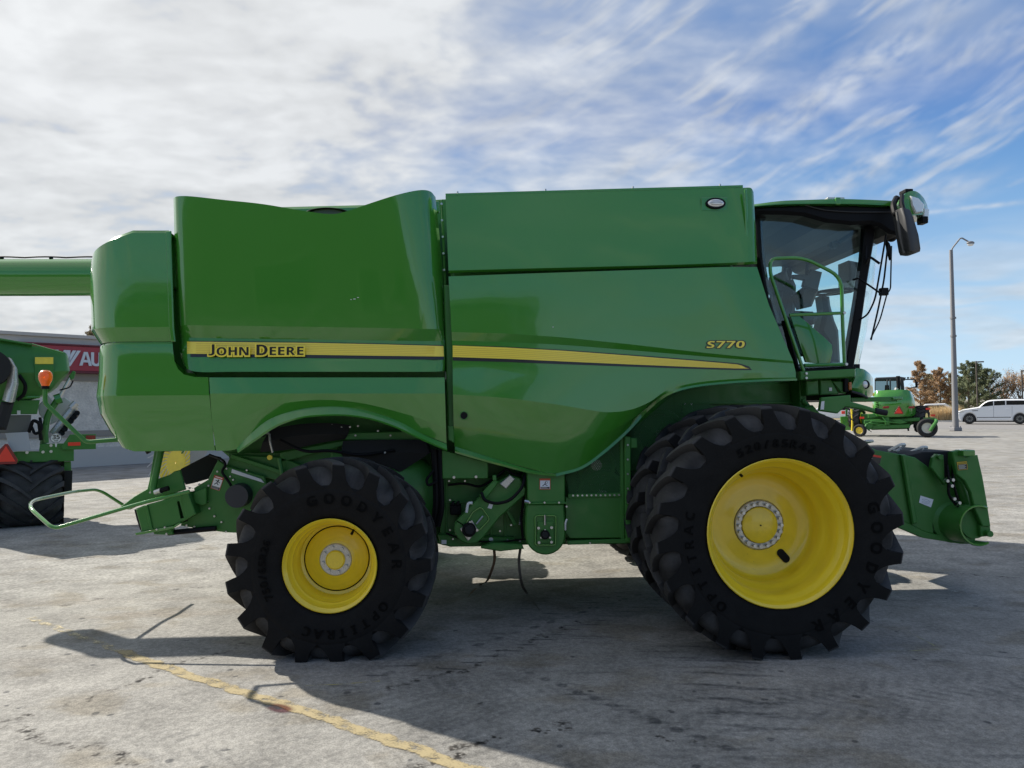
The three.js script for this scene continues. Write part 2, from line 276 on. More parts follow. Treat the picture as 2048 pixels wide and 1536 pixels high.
const STAINS = [[-2.9, -1.75, 1.0, 0.16, -0.06, 0.34], [-2.4, -2.35, 1.3, 0.1, -0.02, 0.24], [-3.4, -0.4, 0.5, 0.14, -0.2, 0.16], [-1.9, -0.95, 0.16, 0.05, 0, 0.3], [-4.6, -2.3, 1.2, 0.2, 0, 0.2], [0.4, -0.4, 1.6, 0.5, -0.4, 0.14], [1.2, 0.2, 1.4, 0.6, 0.2, 0.13]];
function concrete(x, z, res) {                                    // base colour of the concrete at a point, linear
  const big = fbm(x * 0.16 + 4, z * 0.16, 3), mid = fbm(x * 1.1 + 9, z * 1.2, 4, n2b), str = fbm(x * 3.1 + z, z * 3.4, 4), fin = res < 0.05 ? fbm(x * 15, z * 16, 4) : 0;
  let k = 1 + 0.2 * big + 0.3 * mid + 0.18 * str + 0.34 * fin;
  const lime = sstep(0.12, 0.5, fbm(x * 1.3 - 3, z * 1.7 + 8, 4)), soil = sstep(0.1, 0.55, fbm(x * 0.8 + 33, z * 1.2 - 4, 5, n2b));
  k *= 1 + 0.13 * lime;
  let r = 0.238 * k, g = 0.229 * k, b = 0.209 * k;
  r *= 1 - 0.18 * soil; g *= 1 - 0.22 * soil; b *= 1 - 0.29 * soil;
  return [r, g, b];
}
function groundPatch(x0, z0, x1, z1, W, H, feat) {
  const px = new Float32Array(W * H * 3), sx = (x1 - x0) / W, sz = (z1 - z0) / H, hr = rng(9);
  for (let j = 0; j < H; j++) { const z = z0 + (j + 0.5) * sz; for (let i = 0; i < W; i++) { const c = concrete(x0 + (i + 0.5) * sx, z, sx), k = (j * W + i) * 3, h = hr(), s = sx < 0.02 ? 1 + (h - 0.5) * 0.6 - (h > 0.99 ? 0.4 : 0) + (h < 0.01 ? 0.3 : 0) : 1; px[k] = c[0] * s; px[k + 1] = c[1] * s; px[k + 2] = c[2] * s; } }
  const stamp = (x, z, r, f) => { for (let j = Math.max(0, Math.floor((z - r - z0) / sz)); j <= Math.min(H - 1, (z + r - z0) / sz); j++) for (let i = Math.max(0, Math.floor((x - r - x0) / sx)); i <= Math.min(W - 1, (x + r - x0) / sx); i++) f(x0 + (i + 0.5) * sx - x, z0 + (j + 0.5) * sz - z, (j * W + i) * 3, x0 + (i + 0.5) * sx, z0 + (j + 0.5) * sz); };
  const dark = (k, a, r = 0.16, g = 0.155, b = 0.15) => { px[k] *= mix(1, r / 0.24, a); px[k + 1] *= mix(1, g / 0.23, a); px[k + 2] *= mix(1, b / 0.21, a); };
  if (feat) {
    for (const [x, z, a, b, t, d] of STAINS) { const c = Math.cos(t), s = Math.sin(t); stamp(x, z, Math.max(a, b) * 1.5, (u, v, k, X, Z) => { const p = (u * c + v * s) / a, q = (-u * s + v * c) / b, e = 1 - sstep(0.1, 1.3, Math.hypot(p, q) + 0.7 * fbm(X * 3, Z * 9, 4)); if (e > 0) dark(k, e * d * 1.6, 0.19, 0.165, 0.135); }); }
    for (const [x, z, a, b, t, d] of DASHES) { const c = Math.cos(t), s = Math.sin(t); stamp(x, z, a * 1.3, (u, v, k, X, Z) => { const p = (u * c + v * s) / a, q = (-u * s + v * c) / (b * 1.7), e = (1 - sstep(0.5, 1.25, Math.hypot(p, q))) * clamp(0.85 + 0.9 * fbm(X * 14, Z * 20, 3)); if (e > 0) d > 0 ? dark(k, Math.min(0.9, e * d * 1.9), 0.07, 0.07, 0.07) : dark(k, e * d, 0.2, 0.2, 0.19); }); }
  }
  for (const [pts, hw, d] of CRACKS) {
    const P = pts.map(([a, b]) => ground(a, b));
    for (let i = 0; i < P.length - 1; i++) {
      const L = P[i].distanceTo(P[i + 1]), n = Math.ceil(L / (hw * 0.7));
      for (let s = 0; s < n; s++) { const t = s / n, x = mix(P[i].x, P[i + 1].x, t), z = mix(P[i].z, P[i + 1].z, t), jx = 0.07 * n2(x * 6, z * 6) + 0.02 * n2(x * 30, z * 30), jz = 0.07 * n2b(x * 6, z * 6) + 0.02 * n2b(x * 30, z * 30), w = 1.5 * hw * clamp(0.75 + 0.9 * n2(x * 9 + 5, z * 9), 0.15, 1.8), on = clamp(0.75 + 0.8 * n2b(x * 4, z * 4)); 
        stamp(x + jx, z + jz, w, (u, v, k, X, Z) => { const e = (1 - sstep(0.25, 1, Math.hypot(u, v) / w)) * clamp(0.5 + 1.3 * fbm(X * 22, Z * 22, 2)); dark(k, Math.min(1, e * d * on * 1.8), 0.05, 0.044, 0.038); }); }
    }
  }
  const d = new Uint8Array(W * H * 4); const enc = (v) => Math.round(255 * (v <= 0.0031308 ? 12.92 * v : 1.055 * Math.pow(v, 1 / 2.4) - 0.055));
  for (let j = 0; j < H; j++) for (let i = 0; i < W; i++) { const a = (j * W + i) * 3, b = ((H - 1 - j) * W + i) * 4; for (let q = 0; q < 3; q++) d[b + q] = enc(clamp(px[a + q])); d[b + 3] = 255; }
  const t = new THREE.DataTexture(d, W, H); t.colorSpace = THREE.SRGBColorSpace; t.magFilter = THREE.LinearFilter; t.minFilter = THREE.LinearMipmapLinearFilter; t.generateMipmaps = true; t.needsUpdate = true;
  const bump = noiseGround.clone(); bump.repeat.set((x1 - x0) / 1.1, (z1 - z0) / 1.1); bump.needsUpdate = true;
  return new THREE.MeshStandardMaterial({ name: 'worn_concrete', map: t, bumpMap: bump, bumpScale: 0.006, roughness: 0.93 });
}
const noiseGround = noiseTex(512, (u, v) => 0.5 + 0.42 * tileN(u, v, 9, 5) + 0.18 * tileN(u, v, 60, 2, n2b));
{
  const X = [-600, -90, -16, -4.6, 6.4, 18, 110, 900], Z = [-1500, -110, -18, -3.2, 2.8, 7, 60, 200];
  const rects = [(x0, z0, x1, z1, R, m) => {                       // a rectangle of ground with uv of its patch R
    const nx = 8, nz = Math.max(2, Math.min(60, Math.round((z1 - z0) / (z1 - z0 > 200 ? 60 : 1.5)))), g = new THREE.PlaneGeometry(x1 - x0, z1 - z0, nx, nz); g.rotateX(-Math.PI / 2); g.translate((x0 + x1) / 2, 0, (z0 + z1) / 2);
    const p = g.attributes.position, uv = g.attributes.uv; for (let i = 0; i < p.count; i++) { p.setY(i, lotY(p.getX(i), p.getZ(i))); uv.setXY(i, (p.getX(i) - R[0]) / (R[2] - R[0]), 1 - (p.getZ(i) - R[1]) / (R[3] - R[1])); } return g;
  }][0];
  const ring = (I, J, R) => { const out = []; const [xa, xb, xc, xd] = I.map((i) => X[i]), [za, zb, zc, zd] = J.map((i) => Z[i]); out.push(rects(xa, za, xd, zb, R), rects(xa, zb, xb, zc, R), rects(xc, zb, xd, zc, R), rects(xa, zc, xd, zd, R)); return merge(out); };
  const RN = [X[3], Z[3], X[4], Z[4]], RM = [X[2], Z[2], X[5], Z[5]], RF = [X[1], Z[1], X[6], Z[6]], RO = [0, 0, 100, 100];
  const geos = [rects(...RN, RN).toNonIndexed(), ring([2, 3, 4, 5], [2, 3, 4, 5], RM), ring([1, 2, 5, 6], [1, 2, 5, 6], RF), ring([0, 1, 6, 7], [0, 1, 6, 7], RO)];
  for (const g of geos) g.computeVertexNormals();
  const g = mergeGeometries(geos, true);
  const outer = new THREE.MeshStandardMaterial({ name: 'far_ground', color: rgb(0.27, 0.25, 0.2), roughness: 0.95 });
  const m = new THREE.Mesh(g, [groundPatch(...RN, 2048, 1118, true), groundPatch(...RM, 2048, 1506, true), groundPatch(...RF, 2048, 1640, false), outer]);
  m.name = 'ground'; m.receiveShadow = true; m.userData = { kind: 'structure', label: 'worn pale concrete yard with cracks and tyre marks', category: 'ground' }; scene.add(m);
}
// worn yellow parking line, faint strokes of paint
{
  const wear = (seed, keep) => noiseTex(256, (u, v) => sstep(-0.2, 0.7, 0.75 * fbm(u * 12 + seed, v * 1.2, 5) + 0.5 * fbm(u * 110, v * 8 + seed, 3, n2b) + keep - 1.6 * sstep(0.2, 0.5, Math.abs(v - 0.5 + 0.1 * n2(u * 11, seed)))));
  const strip = (pts, hw, mat, name, label) => {
    const P = pts.map(([a, b]) => ground(a, b)), pos = [], uv = [], idx = []; let L = 0;
    P.forEach((p, i) => { const q = P[Math.min(i + 1, P.length - 1)], o = P[Math.max(i - 1, 0)], d = q.clone().sub(o).normalize(), n = V3(d.z, 0, -d.x); if (i) L += p.distanceTo(P[i - 1]); for (const s of [-1, 1]) { pos.push(p.x + n.x * hw * s, 0.004, p.z + n.z * hw * s); uv.push(L / 2.4, (s + 1) / 2); } if (i) { const k = 2 * i; idx.push(k - 2, k, k - 1, k - 1, k, k + 1); } });
    const g = new THREE.BufferGeometry(); g.setAttribute('position', new THREE.Float32BufferAttribute(pos, 3)); g.setAttribute('uv', new THREE.Float32BufferAttribute(uv, 2)); g.setIndex(idx); g.computeVertexNormals();
    const m = new THREE.Mesh(g, mat); m.name = numbered(name); m.receiveShadow = true; m.userData = { kind: 'structure', label, category: 'road marking' }; scene.add(m);
  };
  const paint = (seed, keep, c) => new THREE.MeshStandardMaterial({ name: 'worn_paint', color: c, transparent: true, alphaMap: wear(seed, keep), roughness: 0.9 });
  strip([[60, 1236], [130, 1262], [240, 1302]], 0.07, paint(3, 0.12, rgb(0.5, 0.43, 0.28)), 'painted_line', 'faded end of the yellow parking line');
  strip([[240, 1302], [350, 1342], [480, 1383], [600, 1420], [720, 1460], [860, 1510], [1000, 1560]], 0.085, paint(8, 0.5, rgb(0.37, 0.3, 0.165)), 'painted_line', 'worn yellow parking line crossing the concrete');
  strip([[612, 1372], [660, 1371], [760, 1363]], 0.012, paint(5, 0.1, rgb(0.6, 0.52, 0.12)), 'painted_line', 'short thin yellow paint stroke behind the small wheel');
  strip([[1750, 1304], [1815, 1303], [1882, 1299]], 0.012, paint(6, 0.05, rgb(0.5, 0.5, 0.2)), 'painted_line', 'thin faded yellow paint stroke in front of the large wheel');
  strip([[1882, 1299], [1850, 1282], [1818, 1266]], 0.012, paint(7, 0.05, rgb(0.5, 0.5, 0.2)), 'painted_line', 'thin faded yellow diagonal paint stroke joining another');
  strip([[1898, 1182], [1918, 1184], [1940, 1186]], 0.03, paint(12, -0.05, rgb(0.75, 0.78, 0.8)), 'painted_line', 'small white paint blot on the concrete');
}

// ---------------------------------------------------------------- far side of the yard: road, trees, lamps, cars
const away = (azDeg, dist) => { const a = (azDeg + 2.8) * RAD, x = Math.sin(a) * dist, z = 5.7 - Math.cos(a) * dist; return V3(x, lotY(x, z), z); };   // direction from the camera (degrees right of the view), metres
{
  const strip = (name, az, d0, d1, half, lift, mat, label, category, h = 0) => {
    const a = (az + 2.8) * RAD, f = V3(Math.sin(a), 0, -Math.cos(a)), s = V3(Math.cos(a), 0, Math.sin(a)), rows = [];
    for (let i = 0; i <= 6; i++) { const row = []; for (let k = 0; k <= 20; k++) { const p = V3(0, 0, 5.7).addScaledVector(f, mix(d0, d1, i / 6)).addScaledVector(s, mix(-half, half, k / 20)); p.y = lotY(p.x, p.z) + lift + h; row.push(p); } rows.push(row); }
    const g = finish(gridGeo(rows, h ? 0.3 : 0, V3(0, -1, 0)), 30), m = new THREE.Mesh(g, mat); m.name = name; m.receiveShadow = true; m.userData = { kind: 'structure', label, category }; scene.add(m);
  };
  const asphalt = new THREE.MeshStandardMaterial({ name: 'asphalt', color: rgb(0.22, 0.21, 0.2), roughness: 0.95, bumpMap: fineBump, bumpScale: 0.01 });
  strip('road', 30, 63, 82, 70, 0.006, asphalt, 'grey asphalt drive along the far side of the yard', 'road');
  strip('kerb', 30, 82, 82.4, 70, 0, new THREE.MeshStandardMaterial({ name: 'kerb_concrete', color: rgb(0.5, 0.48, 0.43), roughness: 0.9 }), 'pale concrete kerb beyond the asphalt drive', 'kerb', 0.13);
  strip('verge', 30, 82.4, 190, 120, 0.09, new THREE.MeshStandardMaterial({ name: 'dry_verge', color: rgb(0.26, 0.21, 0.12), roughness: 1 }), 'dry grass verge behind the kerb', 'ground');
}
const leafQuads = (rr, n, place, size, flat = 1) => {              // many small leaf-sized faces
  const pos = [], nor = []; const e = new THREE.Euler(), q = V3(), nn = V3();
  for (let i = 0; i < n; i++) { const p = place(i / n); if (!p) continue; e.set(rr() * 6.3, rr() * 6.3, rr() * 6.3); const s = size * (0.6 + 0.8 * rr()), l = p.l || 1; const c = [[-1, -0.4 * flat], [1, -0.4 * flat], [1 * 0.2, 0.6 * flat]]; nn.set(0, 0, 1).applyEuler(e); for (const [a, b] of c) { q.set(a * s * l, b * s, 0).applyEuler(e).add(p); pos.push(q.x, q.y, q.z); nor.push(nn.x, nn.y, nn.z); } }
  const g = new THREE.BufferGeometry(); g.setAttribute('position', new THREE.Float32BufferAttribute(pos, 3)); g.setAttribute('normal', new THREE.Float32BufferAttribute(nor, 3)); g.setAttribute('uv', new THREE.Float32BufferAttribute(new Float32Array(pos.length / 3 * 2), 2)); return g;
};
const leafMat = (r, g, b) => new THREE.MeshPhysicalMaterial({ name: 'foliage', color: rgb(r, g, b), roughness: 0.95, transmission: 0.15, thickness: 0 });
const bark = new THREE.MeshStandardMaterial({ name: 'bark', color: rgb(0.12, 0.09, 0.06), roughness: 0.95 });
const LEAF = { pine: leafMat(0.125, 0.15, 0.075), brownPine: leafMat(0.33, 0.21, 0.11), olive: leafMat(0.19, 0.15, 0.075), tan: leafMat(0.36, 0.23, 0.12), straw: leafMat(0.62, 0.46, 0.24) };
function conifer(px, dist, h, wid, mat, label, seed) {
  dist *= px < 300 ? 1 : 1.2; h *= px < 300 ? 1 : 1.0; wid *= 1.4; const rr = rng(seed), b = away(Math.atan((px - CX) / FOCAL) / RAD, dist), t = thing('pine_tree', label, 'tree', b, 'trees beyond the drive');
  const bits = [sweep([b.clone(), b.clone().add(V3(0.05, h * 0.5, 0)), b.clone().add(V3(0, h * 0.97, 0))], (s) => mix(0.13, 0.02, s), 6)], tips = [];
  for (let i = 0; i < 46; i++) { const v = 0.1 + 0.88 * Math.pow(i / 46, 0.85), a = rr() * 6.3, L = wid * (0.45 + 0.7 * rr()) * Math.pow(1 - v, 0.62) + 0.15, o = b.clone().add(V3(0, h * v, 0)), e = o.clone().add(V3(Math.cos(a) * L, L * (0.25 + 0.35 * rr()), Math.sin(a) * L)); bits.push(sweep([o, o.clone().lerp(e, 0.5).add(V3(0, -0.05, 0)), e], (s) => mix(0.035, 0.008, s), 4)); tips.push([o, e]); }
  part('trunk', merge(bits), bark, t);
  part('crown', leafQuads(rr, 7000, () => { const [o, e] = tips[Math.floor(rr() * tips.length)], k = 0.25 + 0.8 * rr(), p = o.clone().lerp(e, k), s = 0.34 * (1.2 - k * 0.6); p.x += (rr() - 0.5) * s; p.y += (rr() - 0.35) * s * 1.2; p.z += (rr() - 0.5) * s; p.l = 1.6; return p; }, 0.08, 0.7), mat, t);
}
function broadleaf(px, dist, h, wid, mat, label, seed, leaves = 1500, lift = 0) {
  dist *= 1.2; h *= 1.0; wid *= 1.15; const rr = rng(seed), b = away(Math.atan((px - CX) / FOCAL) / RAD, dist); const t = thing('bare_tree', label, 'tree', b, 'trees beyond the drive');
  const bits = [], tips = [];
  const grow = (o, d, L, r, lev) => { const e = o.clone().addScaledVector(d, L); const m = o.clone().lerp(e, 0.5).add(V3((rr() - 0.5) * L * 0.12, 0, (rr() - 0.5) * L * 0.12)); bits.push(sweep([o, m, e], (s) => mix(r, r * 0.55, s), lev > 2 ? 3 : 5)); if (lev > 1) tips.push(e, m); if (lev < 4) for (let i = 0, n = lev ? 3 + (rr() < 0.5 ? 1 : 0) : 6; i < n; i++) { const a = rr() * 6.3, sp = (lev ? 0.62 : 0.5) * (0.5 + 0.8 * rr()); grow(o.clone().lerp(e, 0.45 + 0.55 * rr()), d.clone().add(V3(Math.cos(a) * sp * wid, 0.1, Math.sin(a) * sp * wid)).normalize(), L * (0.55 + 0.25 * rr()), r * 0.52, lev + 1); } };
  grow(b.clone(), V3(0, 1, 0), h * 0.36, 0.11, 0);
  part('trunk', merge(bits), bark, t);
  if (leaves) part('crown', leafQuads(rr, leaves, () => { const p = tips[Math.floor(rr() * tips.length)].clone(); p.x += (rr() - 0.5) * 0.5; p.y += (rr() - 0.5) * 0.5; p.z += (rr() - 0.5) * 0.5; return p; }, 0.065), mat, t);
}
conifer(1840, 80, 6.3, 1.3, LEAF.brownPine, 'tall browned pine just beside the swather cab mirror', 1);
conifer(1880, 84, 5.6, 1.7, LEAF.brownPine, 'broad half browned pine left of the tall lamp pole', 2);
conifer(1862, 88, 5.0, 1.5, LEAF.olive, 'olive pine behind the dry grass clump', 3);
conifer(1905, 90, 5.3, 1.4, LEAF.olive, 'small olive pine close behind the tall lamp pole', 4);
conifer(1936, 80, 6.0, 2.0, LEAF.pine, 'dark green pine rising over the white car bonnet', 5);
conifer(1951, 83, 6.1, 1.7, LEAF.pine, 'dark green pine behind the short lamp post', 6);
conifer(1976, 82, 5.3, 1.7, LEAF.pine, 'dark green pine next to the bare tan tree', 7);
conifer(1925, 86, 4.6, 1.6, LEAF.pine, 'low dark green pine filling the gap in the row', 8);
broadleaf(2010, 84, 6.3, 1.15, LEAF.tan, 'bare tan tree with a wide twiggy crown above the white car', 9, 1900);
broadleaf(2040, 82, 6.2, 1.1, LEAF.tan, 'bare tan tree at the end of the row by a slim lamp post', 10, 1900);
broadleaf(1992, 90, 4.6, 1.2, LEAF.tan, 'low rusty shrub like tree between pine and bare trees', 12, 1600);
broadleaf(1858, 92, 5.0, 1.0, LEAF.tan, 'thin bare tree between two browned pines', 13, 300);
broadleaf(1815, 95, 4.8, 1.2, LEAF.tan, 'bare tree partly hidden by the swather', 14, 700);
broadleaf(1690, 90, 4.2, 1.2, LEAF.tan, 'bare bush beyond the swather wheel', 15, 900);
broadleaf(2085, 84, 6.0, 1.2, LEAF.tan, 'bare tan tree outside the end of the row', 16, 900);
conifer(186, 52, 6.9, 1.5, LEAF.olive, 'dark tree top showing over the shop parapet', 17);
// dry ornamental grass by the pole
{
  const rr = rng(21), b = away(Math.atan((1888 - CX) / FOCAL) / RAD, 83.2); b.y += 0.09; const pos = [];
  for (let i = 0; i < 2600; i++) { const a = rr() * 6.3, q = Math.sqrt(rr()), x = b.x + Math.cos(a) * q * 1.5, z = b.z + Math.sin(a) * q * 0.8, h = 0.7 + 0.9 * rr(), lx = (rr() - 0.5) * 0.5 + Math.cos(a) * q * 0.35, lz = (rr() - 0.5) * 0.4, w = 0.018, c = rr() * 6.3; pos.push(x - w * Math.cos(c), b.y, z - w * Math.sin(c), x + w * Math.cos(c), b.y, z + w * Math.sin(c), x + lx, b.y + h, z + lz); }
  const g = new THREE.BufferGeometry(); g.setAttribute('position', new THREE.Float32BufferAttribute(pos, 3)); g.computeVertexNormals(); g.setAttribute('uv', new THREE.Float32BufferAttribute(new Float32Array(pos.length / 3 * 2), 2));
  solo('grass_clump', g, LEAF.straw, 'tall straw coloured grass clump at the foot of the lamp pole', 'grass', b, null, 'stuff');
}
// lamp posts
const galv = new THREE.MeshStandardMaterial({ name: 'galvanised_steel', color: rgb(0.2, 0.2, 0.21), roughness: 0.6, metalness: 0.3 });
{
  const fr = faceFrame(1912, 862), t = thing('lamp_post', 'tall galvanised lamp pole with curved arm and single head', 'lamp post', fr.o);
  const A = (x, y, w = 0) => fr.at(x, y, w);
  part('pole', sweep([A(1911.5, 862), A(1907, 690), A(1902, 500)], (s) => mix(0.2, 0.11, s), 14), galv, t);
  part('base_plate', (() => { const p = A(1911.5, 862); return boxG(p.x, p.y + 0.12, p.z, 0.55, 0.24, 0.55, 0.04); })(), galv, t);
  for (const s of [[-1, -1], [1, -1], [-1, 1], [1, 1]]) part('bolt', new THREE.CylinderGeometry(0.025, 0.025, 0.1, 6), galv, t, A(1911.5, 862).add(V3(s[0] * 0.2, 0.28, s[1] * 0.2)));
  pieces('band', ([636, 672].map((y) => { const p = A(1906 + (y - 636) * 0.02, y), g = new THREE.CylinderGeometry(0.19, 0.19, 0.12, 14); g.translate(p.x, p.y, p.z); return g; })), galv, t);
  part('arm', tubeOf([A(1902, 506), A(1904, 497), A(1920, 477), A(1924, 476), A(1938, 484)], 0.05, 0.5, 8), galv, t);
  const hd = A(1941, 486); const hg = new THREE.SphereGeometry(0.3, 18, 10); hg.scale(0.85, 0.42, 0.6); hg.translate(hd.x, hd.y, hd.z);
  const h = part('lamp_head', hg, galv, t); const lg = new THREE.SphereGeometry(0.22, 16, 8); lg.scale(0.95, 0.5, 0.7); lg.translate(hd.x, hd.y - 0.09, hd.z); part('lens', lg, M.lens, h);
}
const bronze = new THREE.MeshStandardMaterial({ name: 'bronze_paint', color: rgb(0.06, 0.05, 0.042), roughness: 0.6 });
for (const [px, top, dist, arm, label] of [[1954, 722, 90, 14, 'short dark lamp post with flat head behind the white car'], [2044.5, 740, 96, 14, 'slim dark lamp post beside the bare tan tree']]) {
  const b = away(Math.atan((px - CX) / FOCAL) / RAD, dist), fr = new Frame(b, camera.position.clone().setY(0).sub(b.clone().setY(0))), A = (x, y) => fr.at(x, y, 0), t = thing('parking_lamp', label, 'lamp post', b, 'parking lamps');
  const tp = A(px, top); tp.x = b.x; tp.z = b.z;
  part('pole', barG(b.clone(), tp, 0.11, 0.11), bronze, t);
  part('lamp_head', box(fr, px, top, px + arm, top + 3, 0.15, 0.3, 0.03), bronze, t);
}
// ---------------------------------------------------------------- cars
const carWhite = new THREE.MeshPhysicalMaterial({ name: 'white_car_paint', color: rgb(0.78, 0.79, 0.8), roughness: 0.4, clearcoat: 1, clearcoatRoughness: 0.05 });
const carGlass = new THREE.MeshPhysicalMaterial({ name: 'dark_car_glass', color: rgb(0.012, 0.014, 0.016), roughness: 0.05, clearcoat: 1, clearcoatRoughness: 0.02 });
const carTyre = new THREE.MeshStandardMaterial({ name: 'car_tyre', color: rgb(0.015, 0.015, 0.016), roughness: 0.85 });
function carWheel(fr, px, py, w, r, t, rimMat) {
  const c = fr.at(px, py, w), g = sub('wheel', c, t), m = fr.m.clone().setPosition(c);
  const tg = new THREE.LatheGeometry([[r * 0.66, -0.13], [r * 0.9, -0.135], [r * 0.99, -0.1], [r, 0], [r * 0.99, 0.1], [r * 0.9, 0.135], [r * 0.66, 0.13]].map(([a, b]) => new THREE.Vector2(a, b)), 32); tg.rotateX(Math.PI / 2); tg.translate(0, 0, -0.14); tg.applyMatrix4(m); part('tyre', tg, carTyre, g);
  const spokes = []; for (let i = 0; i < 10; i++) { const a = i * Math.PI / 5; const b = new THREE.BoxGeometry(r * 0.56, 0.05, 0.03); b.translate(r * 0.36, 0, -0.03); b.rotateZ(a); b.applyMatrix4(m); spokes.push(b); }
  const rim = new THREE.TorusGeometry(r * 0.64, 0.025, 8, 32); rim.translate(0, 0, -0.02); rim.applyMatrix4(m); spokes.push(rim); const hub = new THREE.CylinderGeometry(0.07, 0.07, 0.05, 12); hub.rotateX(Math.PI / 2); hub.translate(0, 0, -0.02); hub.applyMatrix4(m); spokes.push(hub);
  part('rim', merge(spokes), rimMat, g); const bk = new THREE.CylinderGeometry(r * 0.64, r * 0.64, 0.02, 24); bk.rotateX(Math.PI / 2); bk.translate(0, 0, -0.1); bk.applyMatrix4(m); part('brake_disc', bk, M.zinc, g);
}
{
  const fr = faceFrame(1990, 849), t = thing('parked_car', 'large white sport utility vehicle with black wheels on the asphalt drive', 'car', fr.o);
  fr.m.setPosition(fr.o);
  const W = 2.0, top = [[1916, 838], [1915, 829], [1917, 822], [1926, 819], [1946, 815.5], [1957, 814], [1966, 806.5], [1974, 801.5], [1984, 799.5], [2010, 798.3], [2040, 798], [2066, 799], [2076, 801], [2083, 812], [2086, 822], [2086, 838], [2082, 842]];
  const arch = (cx, r) => { const o = []; for (let i = 0; i <= 8; i++) { const a = Math.PI * i / 8; o.push([cx + Math.cos(a) * r, 842 - Math.sin(a) * r * 1.15]); } return o; };
  part('body', plate(fr, [...top, ...arch(2040, 14), ...arch(1939, 14), [1921, 842]], 0, W, 0.09), carWhite, t);
  part('bonnet_seam', plate(fr, [[1919, 821.6], [1946, 817.6], [1958, 816], [1958, 816.6], [1946, 818.2], [1919, 822.2]], 0.004, 0.02, 0), carTyre, t);
  const win = [[[1961, 813.5], [1970, 806], [1978, 803], [1986, 802.3], [1986.5, 811.2], [1972, 812.8]], [[1988, 802.2], [2010, 801.2], [2010.5, 810], [1988, 811.1]], [[2012.5, 801.2], [2046, 801], [2070, 802.2], [2074, 809], [2046, 809.5], [2012.5, 809.9]]];
  for (const wpt of win) part('window', plate(fr, wpt, 0.006, 0.03, 0.004), carGlass, t);
  part('sill_trim', plate(fr, [[1954, 834.5], [2022, 833.8], [2022, 835], [1954, 835.6]], 0.012, 0.03, 0.004), M.black, t);
  part('roof_rail', plate(fr, [[1986, 797.4], [2070, 796.6], [2070, 797.6], [1986, 798.4]], -0.12, 0.05, 0.004), M.black, t);
  part('side_vent', plate(fr, [[1943, 821], [1956, 820.4], [1956, 822], [1945, 822.4]], 0.006, 0.02, 0.002), M.grey, t);
  part('headlight', plate(fr, [[1916.5, 824], [1924, 821.5], [1930, 821.2], [1927, 824.5], [1918, 827]], 0.01, 0.1, 0.01), M.lens, t);
  part('door_handle', plate(fr, rect(1979, 818.5, 1984, 819.6), 0.025, 0.03, 0.004), carWhite, t);
  part('door_handle', plate(fr, rect(2012, 817.6, 2017, 818.7), 0.025, 0.03, 0.004), carWhite, t);
  for (const x of [1987.2, 2024]) part('door_seam', plate(fr, [[x, 812], [x + 0.45, 812], [x + 0.3, 834], [x - 0.15, 834]], 0.003, 0.02, 0), carTyre, t);
  part('wheel_well', plate(fr, rect(1922, 822, 2060, 842), -0.3, 1.4, 0.02), M.black, t);
  part('floor_pan', plate(fr, rect(1925, 840, 2078, 844), -0.12, 1.7, 0.02), M.black, t);
  for (const [x, w] of [[1939, 0.01], [2040, 0.01], [1937.5, -1.72], [2038.5, -1.72]]) carWheel(fr, x, 837.6, w, 0.42, t, M.charcoal);
}
for (const [px, dist, len, label, cat] of [[1866, 88, 4.0, 'white hatchback half hidden behind the swather', 'car'], [1664, 84, 5.4, 'silver pickup truck glimpsed between large tyre and cab', 'pickup']]) {
  const b = away(Math.atan((px - CX) / FOCAL) / RAD, dist), fr = new Frame(b, camera.position.clone().setY(0).sub(b.clone().setY(0))), t = thing('parked_car', label, cat, b), sh = new THREE.Shape();
  const L = len / 2; [[-L, 0.35], [-L, 0.95], [-L * 0.62, 1.05], [-L * 0.35, 1.55], [L * 0.5, 1.6], [L * 0.86, 1.1], [L, 0.95], [L, 0.35]].forEach(([x, y], i) => i ? sh.lineTo(x, y) : sh.moveTo(x, y));
  const g = new THREE.ExtrudeGeometry(sh, { depth: 1.5, bevelSize: 0.08, bevelThickness: 0.08, bevelSegments: 2 }); g.translate(0, 0, -1.6); g.applyMatrix4(fr.m); part('body', g, carWhite, t);
  const ws = new THREE.Shape(); [[-L * 0.52, 1.08], [-L * 0.3, 1.48], [L * 0.44, 1.5], [L * 0.7, 1.1]].forEach(([x, y], i) => i ? ws.lineTo(x, y) : ws.moveTo(x, y)); const wg = new THREE.ExtrudeGeometry(ws, { depth: 0.02, bevelEnabled: false }); wg.translate(0, 0, -0.015); wg.applyMatrix4(fr.m); part('window', wg, carGlass, t);
  for (const s of [-0.6, 0.6]) for (const w of [0, -1.5]) { const c = V3(s * L, 0.33, w).applyMatrix4(fr.m), q = new THREE.CylinderGeometry(0.33, 0.33, 0.2, 24); q.rotateX(Math.PI / 2); q.applyMatrix4(fr.m.clone().setPosition(c)); const wh = part('wheel', q, carTyre, t); const r2 = new THREE.CylinderGeometry(0.2, 0.2, 0.02, 20); r2.rotateX(Math.PI / 2); r2.translate(0, 0, 0.11); r2.applyMatrix4(fr.m.clone().setPosition(c)); part('rim', r2, M.zinc, wh); }
}
